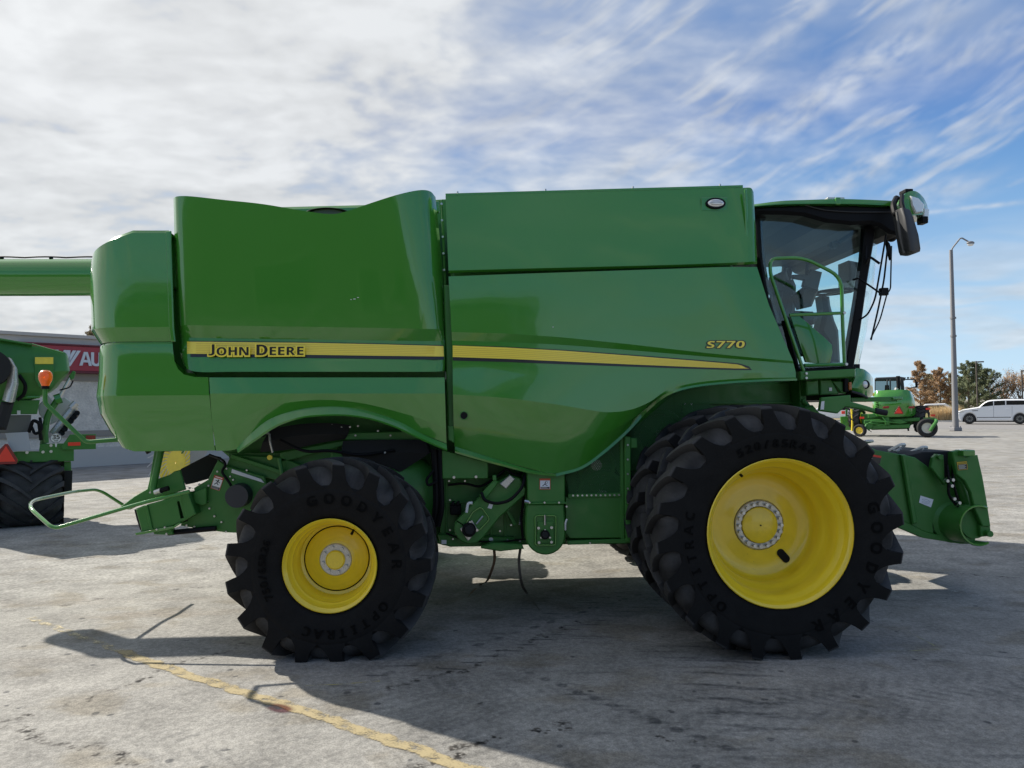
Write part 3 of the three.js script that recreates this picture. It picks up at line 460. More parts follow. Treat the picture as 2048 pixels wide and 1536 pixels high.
// ---------------------------------------------------------------- the shop at the left, wall running away to the right
{
  const o = V3(-15.7, lotY(-15.7, -20.6), -20.6), fr = new Frame(o, V3(0.69, 0, 0.723)), t = thing('shop_building', 'low grey block shop building with a red sign band', 'building', o);
  const A = (u, y, w) => V3(u, y, w).applyMatrix4(fr.m), B = (u0, y0, u1, y1, w, th, r = 0.01) => { const g = new RoundedBoxGeometry(u1 - u0, y1 - y0, th, 1, r); g.translate((u0 + u1) / 2, (y0 + y1) / 2, w - th / 2); g.applyMatrix4(fr.m); return g; };
  const blockTex = noiseTex(512, (u, v) => { const k = 0.82 + 0.12 * tileN(u, v, 6, 5) + 0.1 * tileN(u, v, 34, 3, n2b); return [1.0 * k, 0.96 * k, 0.9 * k]; }, true);
  const block = new THREE.MeshStandardMaterial({ name: 'split_face_block', color: rgb(1, 1, 1), map: blockTex, bumpMap: fineBump, bumpScale: 0.02, roughness: 0.95 });
  const stucco = new THREE.MeshStandardMaterial({ name: 'beige_stucco', color: rgb(0.52, 0.48, 0.43), roughness: 0.9, bumpMap: fineBump, bumpScale: 0.004 }), band = new THREE.MeshStandardMaterial({ name: 'tan_band', color: rgb(0.3, 0.265, 0.225), roughness: 0.9 }), red = new THREE.MeshStandardMaterial({ name: 'red_sign_face', color: rgb(0.36, 0.035, 0.05), roughness: 0.5 });
  const wall = (g) => { const p = g.attributes.position, uv = g.attributes.uv, inv = fr.m.clone().invert(), v = V3(); for (let i = 0; i < p.count; i++) { v.fromBufferAttribute(p, i).applyMatrix4(inv); uv.setXY(i, v.x / 3, v.y / 3); } return g; };
  const y = (px, py) => fr.uv(px, py, 0)[1];
  const top = y(100, 667), sT = y(160, 694), sB = y(160, 743), bB = y(160, 762), c1 = y(180, 872), c0 = y(180, 886);
  part('wall', wall(B(-14, -0.3, 22, bB, 0, 12)), block, t);
  part('upper_wall', B(-14, bB + 0.002, 22, top - 0.12, 0.02, 12), stucco, t);
  part('coping', B(-14.1, top - 0.12, 22.1, top, 0.1, 12.2), stucco, t);
  part('belt_course', B(-14, bB, 22, bB + 0.26, 0.06, 0.1), band, t);
  part('base_course', B(-14, c1 - 0.02, 22, c1 + 0.2, 0.05, 0.1), band, t);
  part('plinth', B(-14, -0.3, 22, c0 - 0.15, 0.07, 0.12), stucco, t);
  const u0 = fr.uv(40, 700, 0.2)[0]; const sg = part('sign_band', B(u0, sB, 18, sT, 0.3, 0.28, 0.02), red, t);
  const trim = new THREE.MeshStandardMaterial({ name: 'dark_red_trim', color: rgb(0.12, 0.012, 0.02), roughness: 0.5 });
  part('sign_trim', merge([B(u0 - 0.03, sT, 18, sT + 0.06, 0.34, 0.34), B(u0 - 0.03, sB - 0.08, 18, sB, 0.34, 0.34)]), trim, sg);
  const letters = (s, px, h, skew) => { const g = text(s, h, 0.06); g.scale(0.92, 1, 1); if (skew) g.applyMatrix4(new THREE.Matrix4().makeShear(0, 0, skew, 0, 0, 0)); const u = fr.uv(px, 720, 0.3)[0]; g.translate(u, sB + (sT - sB) * 0.5 - h / 2, 0.3); g.applyMatrix4(fr.m); return g; };
  const lw = new THREE.MeshStandardMaterial({ name: 'pale_sign_letters', color: rgb(0.6, 0.62, 0.64), roughness: 0.4 });
  let px = 158; const hL = (sT - sB) * 0.56;
  for (const ch of ['A', 'U', 'T']) { const g = letters(ch, px, hL); part('sign_letter', g, lw, sg); px += ch === 'A' ? 20 : 19; }
  part('sign_letter', letters('V', 122, hL * 1.15, 0.3), lw, sg); part('sign_letter', letters('W', 98, hL * 1.15, 0.3), lw, sg);
  part('roof_vent', B(u0 + 3, top, u0 + 3.5, top + 0.2, -3, 0.5), galv, t);
}
// ---------------------------------------------------------------- the showroom behind the camera, mirrored in the glossy panels
{
  const o = V3(-19.3, 0, 33), t = thing('showroom_building', 'long dark clad showroom building behind the photographer', 'building', o);
  const wallM = new THREE.MeshStandardMaterial({ name: 'dark_cladding', color: rgb(0.03, 0.034, 0.026), roughness: 0.85 }), trimM = new THREE.MeshStandardMaterial({ name: 'roof_trim', color: rgb(0.06, 0.1, 0.05), roughness: 0.7 });
  part('wall', boxG(-19.3, 4.1, 38, 44, 8.2, 10), wallM, t); part('roof', boxG(-19.3, 8.4, 38, 44.8, 0.5, 10.8), trimM, t);
  for (let i = 0; i < 7; i++) { const w = part('window', boxG(-38 + i * 5.6, 2.3, 32.98, 3.4, 2.6, 0.12), trimM, t); part('pane', boxG(-38 + i * 5.6, 2.3, 32.9, 3.1, 2.3, 0.06), carGlass, w); }
}

// ---------------------------------------------------------------- the combine harvester
const MID = -2.5;                                                 // its centre line runs along x at z = MID
const H = thing('combine_harvester', 'large green combine harvester with yellow wheel rims and black tyres', 'combine', V3(0.6, 0, MID));
const FX = 2.285, FY = 0.938, RX = -1.108, RY = 0.712;            // axle positions

function arcText(s, size, r, a0, a1, z, depth = 0.008) {          // raised letters round a sidewall; angles clockwise from the top
  const out = [], n = s.length;
  for (let i = 0; i < n; i++) { if (s[i] === ' ') continue; const g = text(s[i], size, depth), b = g.boundingBox; g.scale(1.15, 1, 1); g.translate(-(b.min.x + b.max.x) / 2 * 1.15, -size / 2, 0); const a = -mix(a0, a1, n > 1 ? i / (n - 1) : 0) * RAD; g.translate(0, r, z); g.rotateZ(a); out.push(g); }
  return merge(out);
}
function tyreGeo(R, W, rimR, n, lugH, axle, dirn, bar, pad = 2.5) {
  const hw = W / 2, c = R - lugH, prof = [[rimR - 0.012, -hw * 0.80], [rimR + 0.01, -hw * 0.86], [rimR + 0.05, -hw * 0.93], [mix(rimR, R, 0.32), -hw * 0.98], [mix(rimR, R, 0.45), -hw], [R - 0.215, -hw * 0.985], [R - 0.2, -hw * 0.965], [R - 0.185, -hw * 0.94], [R - 0.14, -hw * 0.89], [R - 0.1, -hw * 0.81], [c - 0.01, -hw * 0.62], [c, -hw * 0.35], [c + 0.004, 0]];
  const full = [...prof, ...prof.slice(0, -1).reverse().map(([r, z]) => [r, -z])];
  const pts = new THREE.SplineCurve(full.map(([r, z]) => new THREE.Vector2(r, z))).getPoints(96);
  const lathe = new THREE.LatheGeometry(pts, 96); lathe.rotateX(Math.PI / 2);
  const bits = [lathe];
  const p = 2 * Math.PI * R / n / bar, path = [[-0.03, R - 0.002, 0.8, c - 0.03, 0], [0.28, R - 0.003, 0.9, c - 0.03, 0], [0.55, R - 0.007, 1.0, c - 0.04, 0], [0.78, R - 0.013, 1.15, R - 0.12, 0.7], [0.945, R - 0.022, 1.3, R - 0.15, 0.8], [0.975, R - 0.03, 1.34, R - 0.16, 0.82], [0.985, R - 0.042, 1.38, R - 0.17, 0.84], [1.0, R - 0.09, 1.6, R - 0.19, 0.86], [1.003, R - 0.135, 0.42 * p, R - 0.2, 0.88], [1.001, R - 0.17, 0.56 * p, R - 0.22, 0.9], [0.998, R - 0.2, 0.82 * p, R - 0.24, 0.92], [0.988, R - 0.222, 1.0 * p, R - 0.25, 0.93]];   // across, radius, width, root radius, root across
  const sw = (hw * 0.92) / R * 1.0;                               // sweep of the bar round the tyre, radians
  for (const s of [1, -1]) for (let k = 0; k < n; k++) {
    const a0 = (k + (s > 0 ? 0 : 0.5)) / n * 2 * Math.PI, pos = [], idx = [];
    path.forEach(([f, r, wd, rb, fb], i) => {
      const z = s * f * hw, fa = Math.min(Math.max(f, 0), 0.98), ang = a0 + dirn * (sw * Math.pow(fa, 0.85) * (1 - 0.12 * fa) + (i > 6 ? 0.012 * (i - 6) : 0)), wt = bar * wd / R, wb = i < 7 ? wt * 1.25 : wt, zb = fb ? s * hw * fb : z;
      const put = (rr, aa, zz) => pos.push(Math.cos(aa) * rr, Math.sin(aa) * rr, zz);
      put(rb, ang - wb / 2, zb); put(r, ang - wt / 2, z); put(r, ang + wt / 2, z); put(rb, ang + wb / 2, zb);
    });
    const m = path.length; for (let i = 0; i < m - 1; i++) for (let q = 0; q < 3; q++) { const a = i * 4 + q, b = a + 1; idx.push(a, b, a + 4, b, b + 4, a + 4); }
    idx.push(0, 2, 1, 0, 3, 2, (m - 1) * 4, (m - 1) * 4 + 1, (m - 1) * 4 + 2, (m - 1) * 4, (m - 1) * 4 + 2, (m - 1) * 4 + 3);
    const g = new THREE.BufferGeometry(); g.setAttribute('position', new THREE.Float32BufferAttribute(pos, 3)); g.setIndex(idx); bits.push(finish(g, 28));
  }
  const g = merge(bits), pp = g.attributes.position, uv = g.attributes.uv, rad0 = new Float32Array(pp.count);
  for (let i = 0; i < pp.count; i++) rad0[i] = Math.hypot(pp.getX(i), pp.getY(i));
  for (let i = 0; i < pp.count; i++) { const x = pp.getX(i), y = pp.getY(i), z = pp.getZ(i), low = -axle + 0.004; uv.setXY(i, Math.atan2(y, x) * R * 0.9 , (Math.hypot(x, y) + Math.abs(z)) * 1.2); if (y < low) { const d = low - y; pp.setY(i, low); pp.setZ(i, z * (1 + 0.25 * d)); } }
  const col = new Float32Array(pp.count * 3).fill(1), nl = lathe.index.count, rr = rng(31), per = (pp.count - nl) / (2 * n);      // scuffed, dusty lugs on a darker carcass
  for (let i = 0; i < pp.count; i++) { const q = i < nl ? (rad0[i] > R - 0.194 ? 2.7 + 1.6 * n2(pp.getX(i) * 5, pp.getY(i) * 5) : 0.55) : rad0[i] > R - 0.036 ? 3.2 + 1.2 * n2(Math.floor((i - nl) / per) * 3.7, R) : 0.58; col.fill(q, 3 * i, 3 * i + 3); }
  g.setAttribute('color', new THREE.BufferAttribute(col, 3));
  g.computeBoundingSphere(); return g;
}
const latheZ = (pts, seg = 64) => { const g = new THREE.LatheGeometry(pts.map(([r, z]) => new THREE.Vector2(r, z)), seg); g.rotateX(Math.PI / 2); return toCreasedNormals(g, 35 * RAD); };
const hexBolt = (r, h) => { const g = new THREE.CylinderGeometry(r, r, h, 6); g.rotateX(Math.PI / 2); return g; };

// front wheels: dual 42 inch rims
const fTyre = tyreGeo(0.975, 0.53, 0.545, 20, 0.058, FY, -1, 0.066, 3.1);
const fTyreFar = tyreGeo(0.975, 0.53, 0.545, 20, 0.058, FY, 1, 0.066, 3.1);
const fRim = latheZ([[0.556, 0.012], [0.562, 0.006], [0.56, -0.004], [0.545, -0.012], [0.532, -0.028], [0.527, -0.06], [0.520, -0.075], [0.497, -0.10], [0.487, -0.115], [0.482, -0.17], [0.472, -0.20], [0.455, -0.215], [0.437, -0.235], [0.432, -0.262], [0.434, -0.295], [0.425, -0.318], [0.405, -0.335], [0.36, -0.345], [0.30, -0.343], [0.245, -0.334], [0.205, -0.33], [0.205, -0.345], [0.02, -0.345]].map(([r, z]) => [r, z < -0.1 ? -0.1 + (z + 0.1) * 1.5 : z]));          // the disc sits deep inside the rim
const fBack = latheZ([[0.56, -0.49], [0.535, -0.475], [0.525, -0.44], [0.50, -0.38], [0.49, -0.25]]);
const fHubRing = latheZ([[0.198, -0.345], [0.198, -0.318], [0.19, -0.312], [0.15, -0.312], [0.145, -0.33]], 48), fCap = latheZ([[0.147, -0.335], [0.144, -0.296], [0.132, -0.288], [0.0001, -0.284]], 48);
const boltF = hexBolt(0.0165, 0.035), pinF = new THREE.CylinderGeometry(0.013, 0.013, 0.05, 10); pinF.rotateX(Math.PI / 2);
const slotG = (() => { const s = new THREE.Shape(); s.absarc(0, 0.032, 0.032, 0, Math.PI); s.absarc(0, -0.032, 0.032, Math.PI, 2 * Math.PI); const g = new THREE.ShapeGeometry(s, 8); return g; })();
const valveG = (() => { const g = new THREE.CylinderGeometry(0.008, 0.011, 0.07, 8); g.rotateX(-0.9); return g; })();
function frontWheel(z, near, deep) {
  const c = V3(FX, FY, z), w = sub(deep ? 'inner_front_wheel' : 'front_wheel', c, H);
  const tz = near ? -0.245 : 0.245; part('tyre', near ? fTyre : fTyreFar, M.rubber, w, c.clone().add(V3(0, 0, tz)));
  const rimM = (g, name, mat) => { const m = part(name, g, mat, w, c.clone()); if (!near) m.rotation.y = Math.PI; return m; };
  rimM(fRim, 'rim', M.yellow); rimM(fBack, 'rim_back', M.yellow);
  if (near && !deep) {
    rimM(fHubRing, 'hub_ring', M.zinc).position.z -= 0.12; rimM(fCap, 'hub_cap', M.yellow).position.z -= 0.12;
    for (let i = 0; i < 20; i++) { const a = i / 20 * 2 * Math.PI; part(i % 2 ? 'bolt' : 'stud', i % 2 ? boltF : pinF, i % 2 ? M.zinc : M.steel, w, c.clone().add(V3(Math.cos(a) * 0.171, Math.sin(a) * 0.171, -0.418))); }
    const cd = new THREE.CylinderGeometry(0.006, 0.006, 0.01, 8); cd.rotateX(Math.PI / 2); part('centre_mark', cd, M.black, w, c.clone().add(V3(0, 0, -0.401)));
    const sl = part('hand_hole', slotG, M.black, w, c.clone().add(V3(0.2, -0.255, -0.452))); sl.rotation.set(0, 0, 0.72);
    const vv = part('valve', valveG, M.black, w, c.clone().add(V3(-0.285, 0.445, -0.06))); vv.rotation.z = 0.6;
    const L = (s, size, r, a, b) => part('lettering', arcText(s, size, r, a, b, 0.0), M.letter, w, c.clone().add(V3(0, 0, 0.0155)));
    L('GOODYEAR', 0.085, 0.735, 76, 160); L('OPTITRAC', 0.07, 0.705, 222, 282); L('520/85R42', 0.062, 0.675, -26, 22);
    const rg = new THREE.TorusGeometry(0.60, 0.006, 6, 96); part('bead_ring', rg, M.rubber, w, c.clone().add(V3(0, 0, -0.012)));
  }
}
frontWheel(0, true); frontWheel(-0.76, true, true); frontWheel(2 * MID, false); frontWheel(2 * MID + 0.76, false, true);
// rear wheels: 26 inch rims
const rTyre = tyreGeo(0.805, 0.75, 0.352, 17, 0.058, RY, -1, 0.07), rTyreFar = tyreGeo(0.805, 0.75, 0.352, 17, 0.058, RY, 1, 0.07);
const rRim = latheZ([[0.352, 0.012], [0.358, 0.006], [0.356, -0.006], [0.342, -0.016], [0.33, -0.03], [0.326, -0.075], [0.312, -0.092], [0.305, -0.10], [0.302, -0.15], [0.292, -0.165], [0.285, -0.18], [0.283, -0.29], [0.262, -0.30], [0.257, -0.31]]);
const rDisc = latheZ([[0.252, -0.31], [0.25, -0.3], [0.235, -0.293], [0.19, -0.28], [0.15, -0.262], [0.135, -0.255], [0.125, -0.252]]), rBack = latheZ([[0.262, -0.302], [0.24, -0.325], [0.02, -0.33]]);
const rHub = latheZ([[0.127, -0.262], [0.127, -0.246], [0.12, -0.24], [0.07, -0.24]], 48), rCap = latheZ([[0.077, -0.25], [0.076, -0.226], [0.066, -0.218], [0.0001, -0.216]], 40), boltR = hexBolt(0.014, 0.024);
function rearWheel(z, near) {
  const c = V3(RX, RY, z), w = sub('rear_wheel', c, H);
  part('tyre', near ? rTyre : rTyreFar, M.rubber, w, c.clone().add(V3(0, 0, near ? -0.335 : 0.335)));
  const P = (g, name, mat) => { const m = part(name, g, mat, w, c.clone()); if (!near) m.rotation.y = Math.PI; };
  P(rRim, 'rim', M.yellow); P(rDisc, 'disc', M.yellow); P(rBack, 'disc_gap', M.black);
  if (near) {
    P(rHub, 'hub_ring', M.zinc); P(rCap, 'hub_cap', M.yellow);
    for (let i = 0; i < 8; i++) { const a = (i + 0.3) / 8 * 2 * Math.PI; part('bolt', boltR, M.zinc, w, c.clone().add(V3(Math.cos(a) * 0.1, Math.sin(a) * 0.1, -0.23))); }
    const vv = part('valve', valveG, M.black, w, c.clone().add(V3(0.16, 0.245, -0.1))); vv.rotation.z = -0.35;
    const L = (s, size, r, a, b) => part('lettering', arcText(s, size, r, a, b, 0.0), M.letter, w, c.clone().add(V3(0, 0, 0.034)));
    L('GOODYEAR', 0.078, 0.51, -14, 90); L('OPTITRAC', 0.068, 0.51, 128, 200); L('750/65R26', 0.056, 0.50, 244, 292);
  }
}
rearWheel(-0.25, true); rearWheel(2 * MID + 0.25, false);

// core of the machine: closed inner bodies
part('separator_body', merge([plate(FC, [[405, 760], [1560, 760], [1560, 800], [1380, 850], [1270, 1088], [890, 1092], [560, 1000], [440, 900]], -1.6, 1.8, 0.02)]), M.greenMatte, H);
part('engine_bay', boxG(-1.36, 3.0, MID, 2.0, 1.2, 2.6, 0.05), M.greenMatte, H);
part('engine_deck', merge([plate(FC, [[540, 413], [745, 408], [872, 404], [872, 520], [540, 520]], -1.5, 2.0, 0.03)]), M.green, H);
{ const c = FC.at(655, 428, -1.25), g = new THREE.TorusGeometry(0.16, 0.02, 8, 40); g.scale(1.15, 0.32, 1); g.translate(c.x, c.y, c.z); part('air_screen_rim', g, M.black, H); const g2 = new THREE.CylinderGeometry(0.17, 0.17, 0.05, 40); g2.rotateX(Math.PI / 2); g2.scale(1.1, 0.3, 1); g2.translate(c.x, c.y, c.z - 0.04); part('air_screen', g2, M.grey, H); }

// front side shield
let SHIELD;
function surfZ(rows, x, y) {                                      // depth of a panel's surface behind a photo pixel
  const L = rows.map((r) => { let i = 0; while (i < r.length - 2 && x > r[i + 1][0]) i++; const t = clamp((x - r[i][0]) / (r[i + 1][0] - r[i][0])); return [mix(r[i][1], r[i + 1][1], t), mix(r[i][2], r[i + 1][2], t)]; });
  let k = 0; while (k < L.length - 2 && y > L[k + 1][0]) k++; return mix(L[k][1], L[k + 1][1], clamp((y - L[k][0]) / (L[k + 1][0] - L[k][0])));
}
{
  const CXs = [906, 960, 1013, 1068, 1120, 1170, 1215, 1262, 1300, 1330, 1372, 1440, 1520, 1592];          // columns, by their place on the lower crease
  const on = (poly, f) => { const x = mix(poly[0][0], poly[poly.length - 1][0], f); let i = 0; while (i < poly.length - 2 && x > poly[i + 1][0]) i++; const t = (x - poly[i][0]) / (poly[i + 1][0] - poly[i][0]); return [x, mix(poly[i][1], poly[i + 1][1], t), mix(poly[i][2], poly[i + 1][2], t)]; };
  const row = (poly) => CXs.map((x) => on(poly, (x - 906) / (1592 - 906)));
  const crease = [789, 792, 796, 803, 810, 818.5, 824.4, 819, 803.5, 783, 769, 760, 756, 755], mid = [842, 855, 866, 877, 884, 880, 866, 842, 814, 786, 772, 763, 758, 757], low = [893, 909, 925, 940, 948, 934, 902, 860, 818, 788, 774, 765, 760, 758];
  const zc = [-0.868, -0.858, -0.852, -0.85, -0.85, -0.85, -0.85, -0.85, -0.852, -0.854, -0.856, -0.858, -0.862, -0.885];
  SHIELD = [
    row([[897, 553, -0.866], [1000, 549, -0.85], [1240, 541, -0.845], [1450, 534, -0.85], [1500, 532, -0.862], [1514, 534, -0.90]]),
    row([[900, 606, -0.862], [1003, 606, -0.847], [1245, 608, -0.842], [1466, 609, -0.847], [1520, 610, -0.858], [1538, 610, -0.89]]),
    row([[903, 664, -0.86], [1010, 667, -0.845], [1130, 675, -0.84], [1255, 688, -0.838], [1385, 703, -0.84], [1490, 714, -0.843], [1565, 720, -0.85], [1586, 722, -0.88]]),
    row([[904, 681, -0.895], [1011, 684, -0.88], [1131, 690, -0.876], [1256, 700, -0.87], [1386, 711, -0.864], [1491, 720, -0.86], [1566, 725, -0.866], [1587, 727, -0.893]]),
    row([[905, 730, -0.888], [1012, 732, -0.873], [1132, 736, -0.868], [1256, 741, -0.862], [1386, 745, -0.86], [1491, 744, -0.858], [1567, 742, -0.864], [1591, 742, -0.89]]),
    CXs.map((x, i) => [x, crease[i], zc[i]]),
    CXs.map((x, i) => [x + (i > 3 && i < 9 ? -4 : 1), mid[i], zc[i] - (i < 9 ? 0.065 : 0.004)]),
    CXs.map((x, i) => [x + (i > 3 && i < 9 ? -8 : 3), low[i], zc[i] - (i < 9 ? 0.15 : 0.008)]),
  ];
  part('front_side_shield', rowSheet(FC, SHIELD, { sub: 5, sv: 4, crease: 7, th: 0.025 }), M.green, H);
}
// folded lip along the shield's lower edge
const lip = (top, drop, inset) => rowSheet(FC, [top.map(([x, y, z]) => [x, y, z]), top.map(([x, y, z], i) => [x, y + drop[i], z + 0.03]), top.map(([x, y, z], i) => [x, y + drop[i] + 4, z + 0.026]), top.map(([x, y, z], i) => [x, y + drop[i] - 2, z - inset])], { sub: 5, th: 0, crease: 14 });
part('shield_lip', lip([[910, 893, -1.016], [962, 909, -1.006], [1014, 925, -1.0], [1066, 940, -0.998], [1112, 948, -0.998]], [9, 8, 6, 4, 1], 0.12), M.green, H);
part('wheel_arch_lip', rowSheet(FC, [
  [[1112, 947, -0.996], [1162, 933, -0.996], [1207, 901, -0.996], [1254, 859, -0.996], [1292, 817, -0.99], [1333, 787, -0.858], [1375, 773, -0.86], [1443, 764, -0.862], [1523, 759, -0.866], [1594, 757, -0.89]],
  [[1112, 953, -0.99], [1164, 938, -0.99], [1210, 906, -0.99], [1257, 864, -0.99], [1296, 822, -0.985], [1336, 791, -0.858], [1377, 777, -0.858], [1444, 768, -0.86], [1523, 763, -0.864], [1594, 761, -0.89]],
  [[1108, 953, -1.05], [1158, 938, -1.05], [1208, 906, -1.05], [1258, 864, -1.05], [1306, 823, -1.05], [1350, 790, -1.05], [1404, 776, -1.05], [1480, 767, -1.05], [1560, 764, -1.05], [1592, 764, -1.05]],
], { sub: 5, th: 0, crease: 14 }), M.green, H);
part('shield_latch', disc(FC, 928, 831, surfZ(SHIELD, 928, 831) + 0.012, 0.032, 0.02, 24), M.black, H);
part('shield_latch_ring', (() => { const c = FC.at(928, 831, surfZ(SHIELD, 928, 831) + 0.01), g = new THREE.TorusGeometry(0.034, 0.004, 6, 28); g.translate(c.x, c.y, c.z); return g; })(), M.green, H);

// grain tank side with raised top and hem
part('grain_tank_side', rowSheet(FC, [
  [[891, 392, -1.0], [1050, 387.5, -1.0], [1210, 383, -1.0], [1360, 379, -1.0], [1486, 375.5, -1.0], [1502, 376, -1.012], [1507, 384, -1.04]],
  [[894, 470, -0.945], [1052, 466, -0.945], [1212, 462, -0.945], [1362, 458, -0.945], [1490, 454, -0.945], [1505, 454, -0.957], [1511, 456, -0.99]],
  [[897, 541, -0.90], [1054, 537, -0.90], [1214, 533, -0.90], [1364, 529, -0.90], [1494, 524, -0.90], [1508, 523, -0.912], [1514, 524, -0.95]],
  [[897, 546, -0.93], [1054, 542, -0.93], [1214, 538, -0.93], [1364, 534, -0.93], [1494, 529, -0.93], [1508, 528, -0.942], [1514, 528, -0.97]],
], { sub: 4, sv: 2, th: 0.04, crease: 14 }), M.green, H);
part('tank_corner_fold', plate(FC, [[1489, 378], [1494, 378], [1498, 523], [1493, 524]], -0.935, 0.012, 0.004), M.green, H).rotation.x = 0;
part('tank_top_rail', (() => { const a = FC.at(891, 390.5, -1.02), b = FC.at(1485, 373.5, -1.02); return barG(a, b, 0.03, 0.025); })(), M.green, H);
for (const x of [915, 1091, 1266, 1440]) part('rail_bolt', new THREE.CylinderGeometry(0.009, 0.009, 0.02, 8), M.steel, H, FC.at(x, 390 - (x - 891) * 0.0285 - 4, -1.02));
part('grain_tank_body', boxG(1.07, 3.05, MID, 2.55, 1.36, 2.82, 0.04), M.greenMatte, H);
part('tank_rear_wall', plate(FC, [[860, 400], [920, 396], [930, 880], [870, 880]], -2.3, 0.05, 0.01), M.greenMatte, H);
part('seam_flange', plate(FC, [[881.5, 400], [886, 398], [897, 690], [892, 690]], -1.25, 0.012, 0.003), M.greenMatte, H);
part('gap_channel', plate(FC, [[887, 570], [903, 570], [910, 872], [897, 872]], -0.99, 0.08, 0.01), M.greenMatte, H);
part('gap_foot', plate(FC, [[895, 852], [908, 852], [908, 886], [896, 880]], -0.96, 0.06, 0.008), M.greenMatte, H);
for (let i = 0; i < 9; i++) part('gap_bolt', hexBolt(0.011, 0.02), M.steel, H, FC.at(883 + i * 1.3, 408 + i * 33, -1.235));
// oval side light
{ const c = FC.at(1430, 408, -0.975); const bz = new THREE.CylinderGeometry(0.088, 0.092, 0.03, 40); bz.rotateX(Math.PI / 2); bz.scale(1, 0.56, 1); bz.rotateX(-0.12); bz.translate(c.x, c.y, c.z + 0.012); const s = part('side_light', bz, M.black, H); const ln = new THREE.SphereGeometry(0.074, 24, 12); ln.scale(1, 0.5, 0.3); ln.translate(c.x, c.y, c.z + 0.022); part('lens', ln, M.lens, s); for (let i = -1; i < 2; i++) part('lens_bar', boxG(c.x, c.y + i * 0.016, c.z + 0.043, 0.11 - Math.abs(i) * 0.02, 0.003, 0.004, 0.001), M.grey, s); part('mount_plate', plate(FC, rect(1403, 395, 1455, 421), -0.965, 0.006, 0.002), M.green, s); }

// rear hood, wrapped round the back
function wrap(rows, sub2 = 40) {                                  // rows: [photo x of the near edge, photo y there, inset, depth of tail, droop at the corner]
  const out = rows.map(([px, py, ins, tail, droop = 0]) => {
    const p = FC.at(px, py, -0.85 - ins), row = [], b = 1.65 - ins, n = 2.7;
    const xs = p.x, x0 = -2.86;                                    // straight flank until x0, then the turn
    for (let i = 0; i < 8; i++) row.push(V3(mix(xs, x0, i / 8), p.y, -0.85 - ins));
    for (let i = 0; i <= sub2; i++) { const th = i / sub2 * Math.PI, c = Math.cos(th), s = Math.sin(th); row.push(V3(x0 - tail * Math.pow(s, 2 / n), p.y + droop * Math.pow(s, 0.7), MID + b * Math.sign(c) * Math.pow(Math.abs(c), 2 / n))); }
    for (let i = 1; i <= 4; i++) row.push(V3(mix(x0, xs, i / 4), p.y, 2 * MID + 0.85 + ins));
    return row;
  });
  return out;
}
part('rear_hood', finish(gridGeo(wrap([[338, 461, 0.02, 0.60, -0.2], [338.3, 466, 0.0, 0.645, -0.2], [338.6, 490, 0, 0.66, -0.13], [339, 520, 0, 0.668, -0.05], [340, 560, 0, 0.67], [342, 654, 0.0, 0.65], [345, 683, 0.035, 0.555]]), 0), 16), M.green, H);
part('hood_edge', plate(FC, [[330, 462], [341, 461.5], [347, 655], [350, 683], [341, 683], [337, 655]], -0.845, 0.03, 0.008), M.green, H);
part('hood_deck', (() => { const rows = wrap([[338, 463, 0.02, 0.60, -0.2]]); const r = rows[0], c = r.map((p) => V3(-2.6, p.y - 0.01, MID + (p.z - MID) * 0.5)); return finish(gridGeo([r, c], 0), 30); })(), M.green, H);
part('rear_bumper', finish(gridGeo(wrap([[345, 684, 0.03, 0.535], [345.4, 688, 0.012, 0.55], [346, 700, 0.006, 0.555], [349, 722, 0.005, 0.556], [356, 738, 0.004, 0.557], [368, 749, 0.003, 0.558], [390, 754, 0.002, 0.56], [416.5, 754.5, 0.002, 0.56], [418, 787, -0.012, 0.575], [419, 791, -0.012, 0.575], [422, 826, 0.01, 0.54, -0.0], [426, 864, 0.045, 0.44, 0.03], [430, 901, 0.08, 0.30, 0.08]]), 0), 12), M.green, H);
part('bumper_under', (() => { const r = wrap([[430, 901, 0.08, 0.30, 0.08]])[0], c = r.map((p) => V3(p.x * 0.9 - 0.1, p.y + 0.03, MID + (p.z - MID) * 0.8)); return finish(gridGeo([r, c], 0), 30); })(), M.greenMatte, H);
// rear side shield over the small wheel
part('rear_side_shield', rowSheet(FC, [
  [[418.5, 755, -0.852], [480, 755, -0.85], [540, 755, -0.85], [600, 755, -0.85], [660, 755, -0.85], [720, 755, -0.85], [780, 755, -0.85], [840, 755, -0.85], [889, 755, -0.855]],
  [[420, 787, -0.838], [481, 787, -0.83], [541, 787, -0.828], [601, 787, -0.826], [661, 787, -0.826], [721, 787, -0.826], [781, 787, -0.826], [841, 787, -0.828], [890, 787, -0.835]],
  [[424, 845, -0.868], [482, 835, -0.858], [542, 812, -0.848], [602, 802, -0.845], [662, 800, -0.845], [722, 806, -0.845], [782, 820, -0.848], [842, 838, -0.855], [892, 858, -0.865]],
  [[432, 902, -0.93], [475, 897, -0.92], [530, 845, -0.90], [593, 820, -0.89], [660, 813, -0.885], [722, 819, -0.885], [782, 837, -0.888], [842, 866, -0.895], [893, 887, -0.90]],
], { sub: 6, sv: 3, th: 0.025, crease: 10 }), M.green, H);
